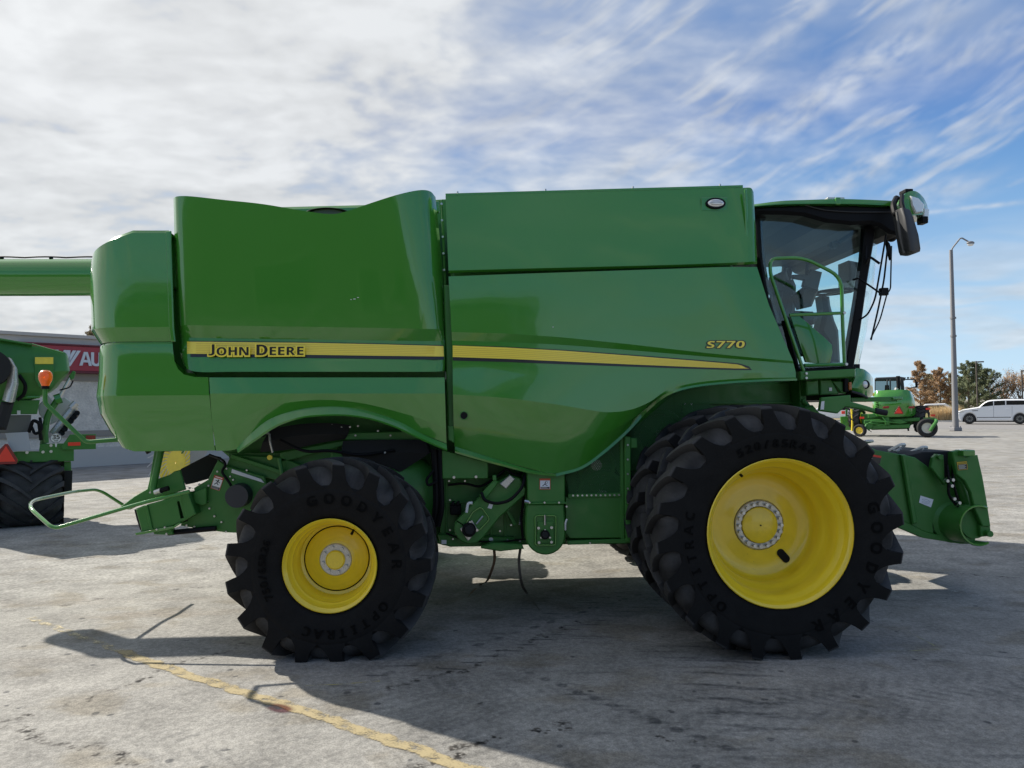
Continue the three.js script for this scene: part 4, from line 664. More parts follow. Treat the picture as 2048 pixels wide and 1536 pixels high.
part('rear_arch_lip', rowSheet(FC, [
  [[473, 897, -0.915], [502, 866, -0.905], [542, 837, -0.895], [593, 820, -0.89], [644, 813.5, -0.885], [696, 814.5, -0.885], [747, 825, -0.885], [798, 843, -0.888], [849, 870, -0.895], [893, 888, -0.90]],
  [[475, 903, -0.875], [512, 876, -0.865], [552, 850, -0.855], [600, 834, -0.85], [648, 829, -0.845], [698, 829.5, -0.845], [745, 837, -0.845], [793, 853, -0.85], [842, 876, -0.855], [894, 899, -0.86]],
  [[476, 906, -0.88], [515, 879, -0.87], [555, 853, -0.86], [602, 837, -0.855], [649, 832, -0.85], [698, 832.5, -0.85], [744, 840, -0.85], [791, 856, -0.855], [840, 879, -0.86], [894, 902, -0.865]],
  [[476, 904, -1.1], [520, 879, -1.1], [560, 853, -1.1], [604, 837, -1.1], [650, 832, -1.1], [698, 832.5, -1.1], [742, 840, -1.1], [788, 856, -1.1], [838, 879, -1.1], [894, 900, -1.1]],
], { sub: 5, th: 0, crease: 14 }), M.green, H);

// engine side panel
const PANEL = [
  [[347, 397, -0.90], [353, 393, -0.83], [373, 392, -0.80], [450, 400, -0.795], [525, 408, -0.795], [613, 422.5, -0.795], [666, 428, -0.795], [690, 423.5, -0.795], [745, 405, -0.795], [800, 388, -0.795], [842, 380, -0.86], [861, 383, -0.96], [871, 394, -1.06]],
  [[350, 520, -0.94], [357, 520, -0.875], [378, 520, -0.845], [455, 520, -0.838], [530, 520, -0.836], [616, 520, -0.836], [668, 520, -0.836], [695, 520, -0.836], [752, 520, -0.836], [826, 520, -0.838], [856, 520, -0.895], [873, 520, -0.97], [884, 520, -1.05]],
  [[357, 650, -0.98], [363, 650, -0.92], [384, 650.5, -0.894], [460, 651.5, -0.888], [535, 652.5, -0.886], [619, 653.5, -0.886], [670, 654.5, -0.886], [700, 655, -0.886], [758, 656, -0.886], [854, 658, -0.888], [872, 658, -0.91], [881, 658.5, -0.945], [888, 659, -1.0]],
  [[359, 675, -1.026], [365, 675, -0.976], [386, 675.5, -0.952], [461, 677, -0.946], [536, 678, -0.944], [620, 679, -0.944], [671, 680, -0.944], [701, 680, -0.944], [760, 681, -0.944], [855, 682, -0.946], [873, 682, -0.952], [883, 682, -0.962], [889, 682, -0.985]],
  [[360, 708, -1.002], [366, 712, -0.947], [388, 714, -0.919], [462, 715, -0.913], [537, 715, -0.911], [620, 716, -0.911], [671, 717, -0.911], [702, 717, -0.911], [761, 718, -0.911], [856, 720, -0.912], [875, 720, -0.916], [885, 720, -0.926], [890, 720, -0.95]],
  [[367, 730, -0.96], [374, 738, -0.915], [394, 743.5, -0.89], [465, 743.5, -0.884], [540, 743.5, -0.882], [621, 743.5, -0.882], [672, 743.5, -0.882], [703, 743.5, -0.882], [763, 743.5, -0.882], [858, 743.5, -0.884], [876, 743, -0.892], [885, 742, -0.91], [890, 740, -0.95]],
];
part('engine_side_panel', rowSheet(FC, PANEL, { sub: 5, sv: 4, th: 0.03, crease: 7 }), M.green, H);
part('panel_hinge', box(FC, 866, 402, 878, 424, -1.2, 0.06), M.green, H);
part('frame_rail', plate(FC, [[380, 740], [890, 742], [890, 760], [400, 760]], -1.12, 0.3, 0.01), M.greenMatte, H);
part('hood_bracket', box(FC, 338, 528, 352, 575, -1.05, 0.2), M.greenMatte, H);
part('hood_gap_wall', plate(FC, [[338, 470], [362, 470], [372, 745], [345, 720]], -1.2, 0.9, 0.01), M.greenMatte, H);

for (const [x, y, l] of [[702, 599, 0.012], [709, 598, 0.02], [716, 595, 0.016], [686, 535, 0.01], [1106, 654, 0.008]]) part('paint_scratch', boxG(0, 0, 0, l, 0.006, 0.002, 0.0005), M.white, H, FC.at(x, y, x > 900 ? -0.838 : -0.852));
// stripe decals, a film on the panels
const resample = (poly, n) => { const out = []; for (let k = 0; k <= n; k++) { const x = mix(poly[0][0], poly[poly.length - 1][0], k / n); let i = 0; while (i < poly.length - 2 && x > poly[i + 1][0]) i++; const t = (x - poly[i][0]) / (poly[i + 1][0] - poly[i][0]); out.push([x, mix(poly[i][1], poly[i + 1][1], t)]); } return out; };
function band(surface, top, bottom, a, b, lift, mat, name, parent, n = 40) {       // a film between two lines, following the panel
  const T = resample(top, n), B = resample(bottom, n), rows = []; for (let k = 0; k <= 4; k++) { const t = mix(a, b, k / 4); rows.push(T.map(([x, y], i) => { const X = mix(x, B[i][0], t), Y = mix(y, B[i][1], t); return FC.at(X, Y, surfZ(surface, X, Y) + lift + (surface === PANEL && X > 862 ? 0.006 : 0)); })); }
  return part(name, finish(gridGeo(rows, 0), 30), mat, parent);
}
{
  const T = [[371.5, 681.5], [460, 682.5], [620, 684], [760, 687], [887, 690.5]], B = [[371.5, 714], [460, 714.6], [620, 716], [760, 718], [888, 719.5]];
  band(PANEL, T, B, 0, 1, 0.004, M.film, 'stripe_border', H);
  const yT = T.map((p, i) => [i ? p[0] : 374, p[1] + 1.6]), yB = B.map((p, i) => [i ? p[0] : 374, p[1] - 6.5]), st = band(PANEL, yT, yB, 0, 1, 0.007, M.stripe, 'yellow_stripe', H);
  for (let i = 0; i < 6; i++) { const t = 0.12 + i * 0.15; band(PANEL, yT, yB, t, t + 0.045, 0.009, M.stripeLine, 'stripe_line', st, 24); }
  const fT = [[905.5, 690], [1012, 693.5], [1132, 700], [1256, 709], [1386, 719], [1440, 723.5], [1480, 727], [1498, 733]], fB = [[905.5, 721], [1012, 724], [1132, 728.5], [1256, 733], [1386, 737.5], [1440, 739], [1480, 740], [1504, 740]];
  band(SHIELD, fT, fB, 0, 1, 0.004, M.film, 'stripe_border', H, 60);
  const gT = fT.map(([x, y], i) => [i === 7 ? 1493 : x, y + [1, 1.5, 1.8, 2, 2.2, 2.2, 2.4, 3][i]]), gB = fB.map(([x, y], i) => [i === 7 ? 1499 : x, y - [7, 6.5, 5.5, 4.5, 3.6, 3.2, 3, 3][i]]), st2 = band(SHIELD, gT, gB, 0, 1, 0.007, M.stripe, 'yellow_stripe', H, 60);
  for (let i = 0; i < 5; i++) { const t = 0.16 + i * 0.165; band(SHIELD, gT.slice(0, 7), gB.slice(0, 7), t, t + 0.045, 0.009, M.stripeLine, 'stripe_line', st2, 30); }
}
// maker's lettering on the stripe: small capitals with tall initials
{
  const word = (parts, x0, x1, yb, z, mat, name, skew = 0, grow = 0, wide = 1.32) => {             // letters of given cap heights, spread between two photo columns
    const glyph = (c, h) => { const g = text(c, h, 0.0025), b = g.boundingBox, k = h / (b.max.y - b.min.y); return [b, k, (b.max.x - b.min.x) * wide * Math.max(k, 0.85)]; };
    const base = parts.map(([c, h]) => c === ' ' ? [c, h, h] : [c, h, glyph(c, h)[2]]);
    const total = FC.at(x1, yb, z).x - FC.at(x0, yb, z).x, gap = (total - base.reduce((s, b) => s + b[2], 0)) / (parts.length - 1), o = FC.at(x0, yb, z); let x = o.x;
    for (const [c, h, w] of base) {
      if (c === ' ') { x += w + gap; continue; }
      const [b, k] = glyph(c, h), g = new TextGeometry(c, { font: fontB, size: h, depth: 0.0015, curveSegments: 5, bevelEnabled: grow > 0, bevelSize: grow / 1.2, bevelThickness: 0.0005, bevelSegments: 1 });
      g.translate(-b.min.x, -b.min.y, 0); g.scale(w / (b.max.x - b.min.x), k, 1); if (skew) g.applyMatrix4(new THREE.Matrix4().makeShear(0, 0, skew, 0, 0, 0));
      g.translate(x, o.y, z); part(name, g, mat, H); x += w + gap;
    }
  };
  const JD = [['J', 0.094], ['O', 0.07], ['H', 0.07], ['N', 0.07], [' ', 0.03], ['D', 0.09], ['E', 0.07], ['E', 0.07], ['R', 0.07], ['E', 0.07]];
  word(JD, 417, 607, 712, -0.8895, M.stripe, 'letter_outline', 0, 0.012); word(JD, 417, 607, 711, -0.887, M.film, 'stripe_letter');
  const S7 = [['S', 0.06], ['7', 0.06], ['7', 0.06], ['0', 0.06]];
  word(S7, 1413, 1488, 696, -0.8385, M.film, 'letter_outline', 0.2, 0.0075, 1.85); word(S7, 1413, 1488, 696, -0.8358, M.stripe, 'model_letter', 0.2, 0, 1.85);
}

// ---------------------------------------------------------------- cab
{
  const cab = sub('cab', V3(3.0, 1.9, MID), H), N = -1.55, F = -3.45;
  const both = (pts, w, th, bev) => merge([plate(FC, pts, w, th, bev), (() => { const g = plate(FC, pts, w, th, bev); g.scale(1, 1, -1); g.translate(0, 0, 2 * MID); const ix = g.index; return g; })()]);
  // roof: green shell over a black underside
  part('roof', rowSheet(FC, [
    [[1505, 409, -1.38], [1560, 402, -1.36], [1620, 399.5, -1.35], [1680, 398, -1.35], [1740, 399.5, -1.36], [1792, 402, -1.4]],
    [[1505, 412, -1.36], [1560, 407, -1.34], [1620, 405, -1.33], [1680, 404.5, -1.33], [1740, 406, -1.34], [1792, 409, -1.38]],
    [[1505, 413, -1.36], [1560, 409, -1.34], [1620, 407.5, -1.33], [1680, 407.5, -1.33], [1740, 409, -1.34], [1792, 412, -1.38]],
  ], { sub: 5, th: 2.28, crease: 30 }), M.green, cab);
  part('roof_seam', box(FC, 1672, 394, 1682, 409, -1.325, 0.03), M.green, cab);
  part('roof_hatch', box(FC, 1655, 394, 1690, 400, -2.0, 0.6, 0.02), M.zinc, cab);
  part('roof_underside', plate(FC, [[1508, 412], [1600, 407.5], [1700, 408], [1792, 412], [1812, 430], [1815, 455], [1800, 470], [1780, 466], [1760, 452], [1742, 447], [1706, 449], [1680, 446], [1655, 444], [1630, 437], [1608, 431], [1570, 428], [1510, 427]], -1.40, 2.2, 0.03), M.black, cab);
  part('roof_trim_line', tube(FC, [[1606, 409, -1.385], [1645, 420, -1.385], [1700, 424, -1.385], [1790, 424, -1.385]], 0.006, 0.2), M.charcoal, cab);
  // pillars
  const pillar = (name, pts, th = 0.09) => { part(name, plate(FC, pts, N + 0.01, th, 0.015), M.black, cab); part(name, plate(FC, pts.map(([x, y]) => { const p = FC.at(x, y, N); const q = V3(p.x, p.y, F - 0.05).project(camera); return [(q.x + 1) * 1024, (1 - q.y) * 768]; }), F - 0.05, th, 0.015), M.black, cab); };
  pillar('rear_pillar', [[1509, 424], [1521, 424], [1526, 520], [1540, 600], [1568, 690], [1592, 742], [1575, 742], [1548, 660], [1525, 570], [1512, 480]]);
  pillar('front_pillar', [[1730, 452], [1748, 446], [1751, 470], [1736, 560], [1722, 660], [1708, 738], [1690, 738], [1697, 690], [1712, 600], [1724, 520]]);
  part('floor', plate(FC, [[1560, 728], [1722, 728], [1722, 748], [1560, 748]], -1.6, 1.8, 0.02), M.black, cab);
  part('rear_wall', plate(FC, [[1500, 415], [1523, 428], [1540, 600], [1590, 740], [1500, 740]], -1.62, 1.76, 0.02), M.grey, cab);
  // glass: sides with a black printed border, curved windscreen
  const sideOut = [[1519, 427], [1608, 430], [1640, 438], [1672, 446], [1735, 449], [1722, 545], [1706, 640], [1694, 732], [1594, 738], [1560, 665], [1533, 570], [1522, 490]];
  part('side_window', plate(FC, sideOut, N, 0.006, 0), M.glass, cab);
  part('side_window', plate(FC, sideOut.map(([x, y]) => { const p = FC.at(x, y, N), q = V3(p.x, p.y, F).project(camera); return [(q.x + 1) * 1024, (1 - q.y) * 768]; }), F, 0.006, 0), M.glass, cab);
  part('window_border', plate(FC, [[1519, 427], [1608, 430], [1640, 438], [1672, 446], [1735, 449], [1734, 456], [1668, 455], [1636, 447], [1600, 437], [1560, 432], [1535, 434], [1524, 446], [1528, 505], [1538, 570], [1566, 660], [1600, 738], [1594, 738], [1560, 665], [1533, 570], [1522, 490]], N - 0.009, 0.003, 0), M.film, cab);
  { // windscreen: bowed forward between the front pillars
    const rows = [[1742, 450, 1768, 456], [1737, 560, 1757, 560], [1722, 660, 1742, 660], [1707, 736, 1722, 742]].map(([xa, ya, xb, yb]) => { const a = FC.at(xa, ya, N), b = FC.at(xb, yb, -1.85), out = []; const bow = b.x - a.x + 0.1; for (let i = 0; i <= 20; i++) { const t = i / 20, s = 1 - Math.pow(Math.abs(2 * t - 1), 2.4); out.push(V3(a.x + bow * s, mix(a.y, b.y, s), mix(N, F, t))); } return out; });
    const g = finish(gridGeo(rows, 0), 40); part('windscreen', g, M.glass, cab);
    part('windscreen_base', finish(gridGeo([rows[3], rows[3].map((p) => p.clone().add(V3(-0.04, -0.16, 0)))], 0.05, V3(-1, 0, 0)), 30), M.black, cab);
  }
  // wipers and hoses at the front corner
  part('wiper', merge([tube(FC, [[1706, 560, -1.5], [1716, 556, -1.45], [1740, 572, -1.42], [1760, 586, -1.45]], 0.009, 0.1), tube(FC, [[1718, 640, -1.5], [1735, 630, -1.42], [1750, 600, -1.42], [1762, 530, -1.42], [1772, 470, -1.42]], 0.009, 0.1)]), M.black, cab);
  part('wiper_blade', merge([tube(FC, [[1776, 488, -1.6], [1768, 560, -1.6], [1756, 620, -1.6], [1742, 680, -1.6]], 0.009), tube(FC, [[1783, 492, -1.65], [1781, 578, -1.65], [1774, 588, -1.65], [1760, 640, -1.65], [1741, 678, -1.65]], 0.007)]), M.black, cab);
  part('wiper_joint', box(FC, 1763, 575, 1778, 590, -1.6, 0.06, 0.01), M.black, cab);
  part('wiper_mount', plate(FC, [[1773, 478], [1780, 486], [1785, 500], [1782, 520], [1776, 500]], -1.62, 0.04, 0.006), M.black, cab);
  part('washer_bracket', merge([tube(FC, [[1732, 492, -1.52], [1731, 530, -1.5], [1738, 512, -1.46], [1759, 527, -1.46]], 0.012, 0.05)]), M.black, cab);
  // lights under and on the roof's front corner
  part('corner_housing', rowSheet(FC, [[[1797, 402, -1.42], [1812, 386, -1.42], [1830, 382, -1.46], [1846, 394, -1.55], [1854, 408, -1.65]], [[1796, 418, -1.39], [1812, 404, -1.38], [1830, 400, -1.42], [1847, 410, -1.52], [1856, 420, -1.62]], [[1800, 432, -1.4], [1816, 432, -1.39], [1834, 430, -1.43], [1848, 430, -1.52], [1855, 434, -1.62]]], { sub: 4, th: 0.25, crease: 30 }), M.green, cab);
  part('corner_lamp', plate(FC, [[1822, 391], [1838, 396], [1850, 409], [1846, 424], [1832, 426], [1824, 410]], -1.375, 0.08, 0.01), M.lens, cab);
  part('front_lamp', plate(FC, [[1848, 414], [1860, 418], [1859, 438], [1852, 445], [1846, 440]], -1.5, 0.12, 0.012), M.lens, cab);
  part('lamp_guard', merge([box(FC, 1845, 432, 1857, 446, -1.48, 0.1, 0.01), box(FC, 1811, 377, 1827, 385, -1.6, 0.12, 0.01)]), M.black, cab);
  part('camera_pod', (() => { const c = FC.at(1783, 473, -1.75), g = new THREE.SphereGeometry(0.055, 14, 10); g.translate(c.x, c.y, c.z); return g; })(), M.black, cab);
  // rear-view mirror on its arm
  part('mirror_arm', merge([tube(FC, [[1793, 396, -1.35], [1786, 410, -1.25], [1790, 428, -1.2], [1800, 428, -1.18]], 0.028, 0.05), tube(FC, [[1804, 392, -1.35], [1803, 408, -1.22], [1808, 424, -1.15]], 0.022, 0.05)]), M.black, cab);
  const mir = part('mirror', rowSheet(FC, [[[1793, 421, -1.16], [1805, 415, -1.1], [1820, 420, -1.12]], [[1797, 432, -1.15], [1810, 432, -1.06], [1827, 436, -1.1]], [[1803, 470, -1.15], [1816, 470, -1.05], [1837, 470, -1.09]], [[1808, 500, -1.15], [1822, 502, -1.06], [1841, 497, -1.1]], [[1811, 507, -1.16], [1826, 508, -1.1], [1840, 503, -1.12]]], { sub: 6, th: 0.09, crease: 40 }), M.charcoal, cab);
  part('mirror_glass_rim', tube(FC, [[1794, 424, -1.165], [1800, 470, -1.165], [1809, 506, -1.165]], 0.014, 0.1), M.grey, mir);
  // handrail on the near side
  const R0 = -1.12;
  part('handrail', merge([tube(FC, [[1607, 742, R0], [1598, 715, R0], [1540, 546, R0], [1541, 517, R0], [1608, 515, R0], [1683, 554, R0], [1685, 640, R0], [1689, 732, R0]], 0.0165, 0.12, 10), tube(FC, [[1579, 630, R0], [1688, 626, R0]], 0.0145), tube(FC, [[1609, 730.5, R0], [1692, 728.5, R0]], 0.016)]), M.green, cab);
  for (const [x, y] of [[1688, 626], [1692, 728.5]]) part('rail_bolt', hexBolt(0.014, 0.03), M.steel, cab, FC.at(x, y, R0 + 0.02));
  part('rail_lower_panel', rowSheet(FC, [[[1580, 628, -1.47], [1600, 634, -1.46], [1625, 655, -1.45], [1650, 676, -1.45], [1664, 690, -1.46]], [[1592, 664, -1.45], [1606, 670, -1.44], [1630, 682, -1.43], [1651, 696, -1.43], [1665, 705, -1.45]], [[1612, 724, -1.45], [1620, 725, -1.44], [1635, 726, -1.43], [1650, 726, -1.43], [1660, 726, -1.45]]], { sub: 4, th: 0.03, crease: 25 }), M.green, cab);
  part('rear_corner_post', plate(FC, [[1570, 640], [1580, 655], [1600, 735], [1608, 745], [1596, 746]], -1.3, 0.1, 0.01), M.black, cab);
  part('platform_beam', plate(FC, [[1600, 743], [1711, 737.5], [1711, 754], [1601, 760]], -1.06, 0.5, 0.008), M.greenMatte, cab);
  for (const y of [747, 756]) part('beam_bolt', hexBolt(0.012, 0.02), M.steel, cab, FC.at(1612.5, y, -1.05));
  part('platform_deck', plate(FC, [[1604, 738], [1712, 733], [1712, 738], [1604, 744]], -1.12, 0.45, 0.006), M.black, cab);
  // green nose under the windscreen with its lamp
  part('nose_shell', rowSheet(FC, [
    [[1712, 736, -1.35], [1726, 738, -1.36], [1738, 746, -1.42], [1746, 756, -1.55]],
    [[1712, 752, -1.28], [1728, 754, -1.29], [1740, 760, -1.36], [1747, 768, -1.5]],
    [[1702, 775, -1.27], [1726, 778, -1.28], [1739, 784, -1.36], [1746, 790, -1.5]],
    [[1703, 782, -1.3], [1724, 788, -1.3], [1734, 794, -1.38], [1738, 797, -1.5]]], { sub: 5, th: 1.8, crease: 35 }), M.green, cab);
  part('nose_lamp_rim', disc(FC, 1731, 769, -1.29, 0.042, 0.04, 24), M.black, cab);
  { const c = FC.at(1730, 769, -1.285), g = new THREE.SphereGeometry(0.034, 18, 10); g.scale(0.75, 1, 0.4); g.translate(c.x, c.y, c.z); part('nose_lamp', g, M.lens, cab); }
  part('turn_signal', box(FC, 1698, 764, 1704, 780, -1.26, 0.06, 0.008), M.amber, cab);
  part('signal_mount', box(FC, 1689, 757, 1698, 784, -1.27, 0.08, 0.01), M.black, cab);
  part('nose_rim', tube(FC, [[1703, 783, -1.28], [1724, 789, -1.28], [1736, 796, -1.36], [1730, 802, -1.45]], 0.012, 0.05), M.charcoal, cab);
  part('nose_underside', plate(FC, [[1700, 782], [1724, 790], [1737, 798], [1720, 802], [1700, 798]], -1.45, 1.5, 0.02), M.black, cab);
  // seat, console, screen and steering wheel, seen through the glass
  const Z = MID;
  part('seat', merge([plate(FC, [[1560, 632], [1576, 560], [1590, 556], [1596, 570], [1594, 620], [1630, 622], [1640, 634], [1632, 648], [1570, 652]], Z + 0.25, 0.5, 0.05), plate(FC, [[1572, 652], [1628, 650], [1622, 710], [1584, 715]], Z + 0.15, 0.3, 0.03)]), M.charcoal, cab);
  part('headrest', plate(FC, [[1560, 545], [1575, 538], [1582, 560], [1572, 582], [1558, 580]], Z + 0.18, 0.36, 0.04), M.grey, cab);
  part('armrest', plate(FC, [[1588, 590], [1612, 572], [1640, 578], [1626, 612], [1600, 618]], Z + 0.42, 0.12, 0.03), M.charcoal, cab);
  part('monitor', plate(FC, [[1618, 548], [1622, 538], [1645, 544], [1636, 582], [1606, 572], [1609, 560], [1586, 556], [1586, 549]], Z + 0.5, 0.06, 0.01), M.charcoal, cab);
  part('monitor_stalk', tube(FC, [[1616, 520, Z + 0.5], [1612, 560, Z + 0.48], [1600, 600, Z + 0.4]], 0.018, 0.1), M.black, cab);
  { const c = FC.at(1667, 584, Z), g = new THREE.TorusGeometry(0.2, 0.016, 10, 40); g.rotateX(Math.PI / 2); g.rotateZ(0.05); g.translate(c.x, c.y, c.z); const sw = part('steering_wheel', g, M.black, cab); part('spoke', merge([barG(c.clone().add(V3(-0.2, 0, 0)), c.clone().add(V3(0.2, 0, 0)), 0.03, 0.02), barG(c.clone().add(V3(0, 0, -0.2)), c.clone().add(V3(0, -0.02, 0.2)), 0.03, 0.02)]), M.charcoal, sw); }
  part('steering_column', plate(FC, [[1646, 590], [1662, 592], [1664, 610], [1672, 640], [1680, 660], [1684, 726], [1664, 726], [1658, 690], [1640, 662], [1646, 640], [1650, 618]], Z + 0.12, 0.24, 0.04), M.charcoal, cab);
  part('sun_blind', plate(FC, [[1672, 484], [1716, 455], [1724, 460], [1682, 488]], N - 0.15, 0.04, 0.01), M.charcoal, cab);
  part('work_lamp', (() => { const c = FC.at(1668, 490, N - 0.25), g = new THREE.CylinderGeometry(0.035, 0.04, 0.05, 20); g.rotateX(Math.PI / 2); g.translate(c.x, c.y, c.z); return g; })(), M.grey, cab);
  part('headliner', plate(FC, [[1530, 429], [1735, 447], [1735, 440], [1530, 424]], -1.65, 1.7, 0.01), M.liner, cab);
  part('document_box', plate(FC, [[1699, 520], [1718, 524], [1710, 580], [1700, 578]], -2.9, 0.3, 0.02), M.charcoal, cab);
}
// brackets and steps below the cab, in front of the big wheel
{
  part('ladder_arm', plate(FC, [[1644, 795], [1702, 790], [1702, 803], [1735, 812], [1752, 818], [1752, 826], [1720, 818], [1690, 814], [1676, 827], [1640, 822]], -1.0, 0.06, 0.01), M.greenMatte, H);
  part('arm_grip', tube(FC, [[1750, 821.5, -1.02], [1773, 826, -1.02]], 0.026, 0.05, 10), M.blackMatte, H);
  part('long_bar', plate(FC, [[1702, 795], [1800, 793], [1795, 803], [1702, 804]], -1.35, 0.05, 0.006), M.greenMatte, H);
  part('bar_end', box(FC, 1786, 794, 1806, 800, -1.33, 0.08, 0.008), M.green, H);
  part('battery_box', plate(FC, [[1612, 762], [1637, 760], [1638, 789], [1614, 791]], -1.2, 0.3, 0.01), M.greenMatte, H);
  part('valve_box', plate(FC, [[1640, 760], [1662, 759], [1678, 788], [1641, 790]], -1.22, 0.3, 0.01), M.greenMatte, H);
  part('small_label', plate(FC, rect(1658, 775, 1664, 782), -1.21, 0.003, 0), M.white, H);
  part('white_tag', plate(FC, [[1643, 803], [1649, 802], [1648, 819], [1641, 819]], -0.98, 0.004, 0), M.white, H);
  part('lower_bracket', plate(FC, [[1610, 815], [1626, 810], [1640, 826], [1652, 830], [1649, 840], [1610, 828]], -1.25, 0.2, 0.01), M.greenMatte, H);
  pieces('bracket_frame', ([tube(FC, [[1604, 800, -1.3], [1618, 812, -1.3], [1608, 818, -1.3]], 0.02), box(FC, 1600, 760, 1612, 815, -1.32, 0.4, 0.01), plate(FC, [[1664, 762], [1692, 762], [1692, 788], [1682, 786]], -1.3, 0.3, 0.01)]), M.greenMatte, H);
  part('rear_lamp_post', box(FC, 1696, 765, 1702, 790, -1.4, 0.05, 0.01), M.black, H);
}
// ---------------------------------------------------------------- feeder house in front
{
  const f = sub('feeder_house', V3(4.0, 0.9, MID), H), w = -1.75;
  part('side_plate', plate(FC, [[1690, 880], [1737, 892], [1753, 900], [1810, 910], [1831, 915], [1852, 930], [1896, 970], [1905, 1000], [1908, 1012], [1890, 1018], [1874, 1032], [1866, 1050], [1868, 1068], [1850, 1064], [1794, 1036], [1720, 1000]], w, 0.05, 0.008), M.greenMatte, f);
  part('body', plate(FC, [[1690, 884], [1737, 897], [1810, 915], [1900, 960], [1938, 1000], [1930, 1078], [1870, 1068], [1794, 1034], [1720, 1000]], w - 0.06, 1.38, 0.02), M.greenMatte, f);
  part('floor_edge', plate(FC, [[1792, 1034], [1850, 1063], [1868, 1068], [1950, 1080], [1949, 1087], [1922, 1088], [1846, 1076], [1790, 1052]], w + 0.01, 0.09, 0.006), M.greenMatte, f);
  part('stiffener', plate(FC, [[1803, 910], [1812, 909], [1836, 1046], [1826, 1049]], w + 0.045, 0.05, 0.012), M.greenMatte, f);
  // drum cover: half tube bulging out of the side
  { const c = FC.at(1922, 1044, w), rows = []; for (let k = 0; k <= 5; k++) { const row = []; for (let i = 0; i <= 24; i++) { const a = (62 + i * (236 / 24)) * RAD, r = 0.185 + 0.02 * (k === 0 ? 1 : 0); row.push(V3(c.x + 0.02 + Math.cos(a) * r - (1 - k / 5) * 0.10, c.y + Math.sin(a) * r, w + [0.0, 0.02, 0.08, 0.14, 0.2, 0.24][k])); } rows.push(row); } part('drum_cover', finish(gridGeo(rows, 0.012, V3(0.7, 0, -0.3)), 40), M.greenMatte, f);
    const rim = []; for (let i = 0; i <= 24; i++) { const a = (62 + i * (236 / 24)) * RAD; rim.push(V3(c.x + 0.02 + Math.cos(a) * 0.187, c.y + Math.sin(a) * 0.187, w + 0.242)); } part('drum_cover_rim', sweep(rim, 0.012, 6), M.green, f);
    const dr = new THREE.CylinderGeometry(0.14, 0.14, 0.3, 24); dr.rotateX(Math.PI / 2); dr.translate(c.x + 0.04, c.y, w); part('drum_end', dr, M.greenMatte, f); }
  part('front_frame', plate(FC, [[1904, 903], [1919, 900], [1930, 914], [1956, 910], [1966, 954], [1974, 1000], [1982, 1053], [1966, 1053], [1950, 1019], [1942, 985], [1930, 962], [1914, 949]], w + 0.22, 0.06, 0.008), M.greenMatte, f);
  part('frame_side', merge([plate(FC, [[1904, 905], [1920, 930], [1950, 1019], [1952, 1086], [1936, 1086], [1930, 1000], [1905, 940]], w + 0.05, 0.08, 0.01), plate(FC, [[1960, 1050], [1981, 1053], [1984, 1072], [1962, 1074]], w + 0.2, 0.06, 0.008)]), M.greenMatte, f);
  part('frame_cross', plate(FC, [[1940, 912], [1956, 912], [1980, 1052], [1964, 1052]], w - 0.1, 1.3, 0.02), M.greenMatte, f);
  part('hook_block', box(FC, 1927, 900, 1951, 913, w + 0.3, 0.14, 0.01), M.green, f);
  part('pivot_roller', (() => { const g = disc(FC, 1981, 1068, w + 0.26, 0.03, 0.12, 18); return g; })(), M.greenMatte, f);
  part('lower_ram_foot', plate(FC, [[1917, 1060], [1945, 1030], [1953, 1060], [1950, 1088], [1926, 1088]], w + 0.13, 0.05, 0.008), M.greenMatte, f);
  part('drive_bracket', plate(FC, [[1866, 915], [1874, 908], [1888, 910], [1890, 970], [1862, 935]], w + 0.1, 0.05, 0.008), M.greenMatte, f);
  part('bracket_pin', disc(FC, 1882, 914, w + 0.14, 0.025, 0.1, 16), M.greenMatte, f);
  part('hydraulic_hose', merge([tube(FC, [[1894, 930, w + 0.12], [1898, 960, w + 0.16], [1896, 990, w + 0.16], [1912, 1010, w + 0.14]], 0.013), tube(FC, [[1905, 920, w + 0.1], [1906, 965, w + 0.14], [1916, 1000, w + 0.12]], 0.012), tube(FC, [[1915, 1012, w + 0.12], [1926, 1030, w + 0.12], [1940, 1024, w + 0.12]], 0.012)]), M.black, f);
  part('hose_fitting', merge([[1896, 962], [1907, 960], [1910, 998], [1920, 1006], [1905, 972]].map(([x, y]) => disc(FC, x, y, w + 0.19, 0.016, 0.05, 8))), M.steel, f);
  part('ram', tube(FC, [[1918, 962, w + 0.02], [1936, 1018, w + 0.02]], 0.05, 0.05, 14), M.greenMatte, f);
  part('rubber_apron', plate(FC, [[1818, 911], [1846, 904], [1907, 902], [1908, 950], [1884, 958], [1850, 930]], w - 0.02, 1.42, 0.008), M.blackMatte, f);
  part('top_shaft', tube(FC, [[1855, 912, w - 0.1], [1906, 908, w - 0.1]], 0.035, 0.05, 12), M.black, f);
  // anti-slip steps on top
  for (const [a, b, c, d] of [[1776, 902, 1806, 889], [1812, 908, 1850, 894], [1722, 884, 1742, 882]]) part('step', merge([tube(FC, [[a, b, w - 0.25], [c - 6, d, w - 0.25], [c + 6, d, w - 0.28], [c - 14, b + 2, w - 0.28]], 0.014, 0.03, 6), barG(FC.at(a + 8, b - 2, w - 0.24), FC.at(c - 8, b - 1, w - 0.24), 0.03, 0.012)]), M.zinc, f);
  part('danger_label', plate(FC, [[1737, 908], [1763, 912], [1760, 928], [1740, 924]], w + 0.004, 0.004, 0), M.film, f);
  part('danger_label_head', plate(FC, [[1746, 909], [1763, 912], [1762, 916], [1745, 913]], w + 0.008, 0.003, 0), M.redSign, f);
  part('danger_label_figure', plate(FC, [[1737, 909], [1744, 910], [1744, 921], [1738, 920]], w + 0.008, 0.003, 0), M.white, f);
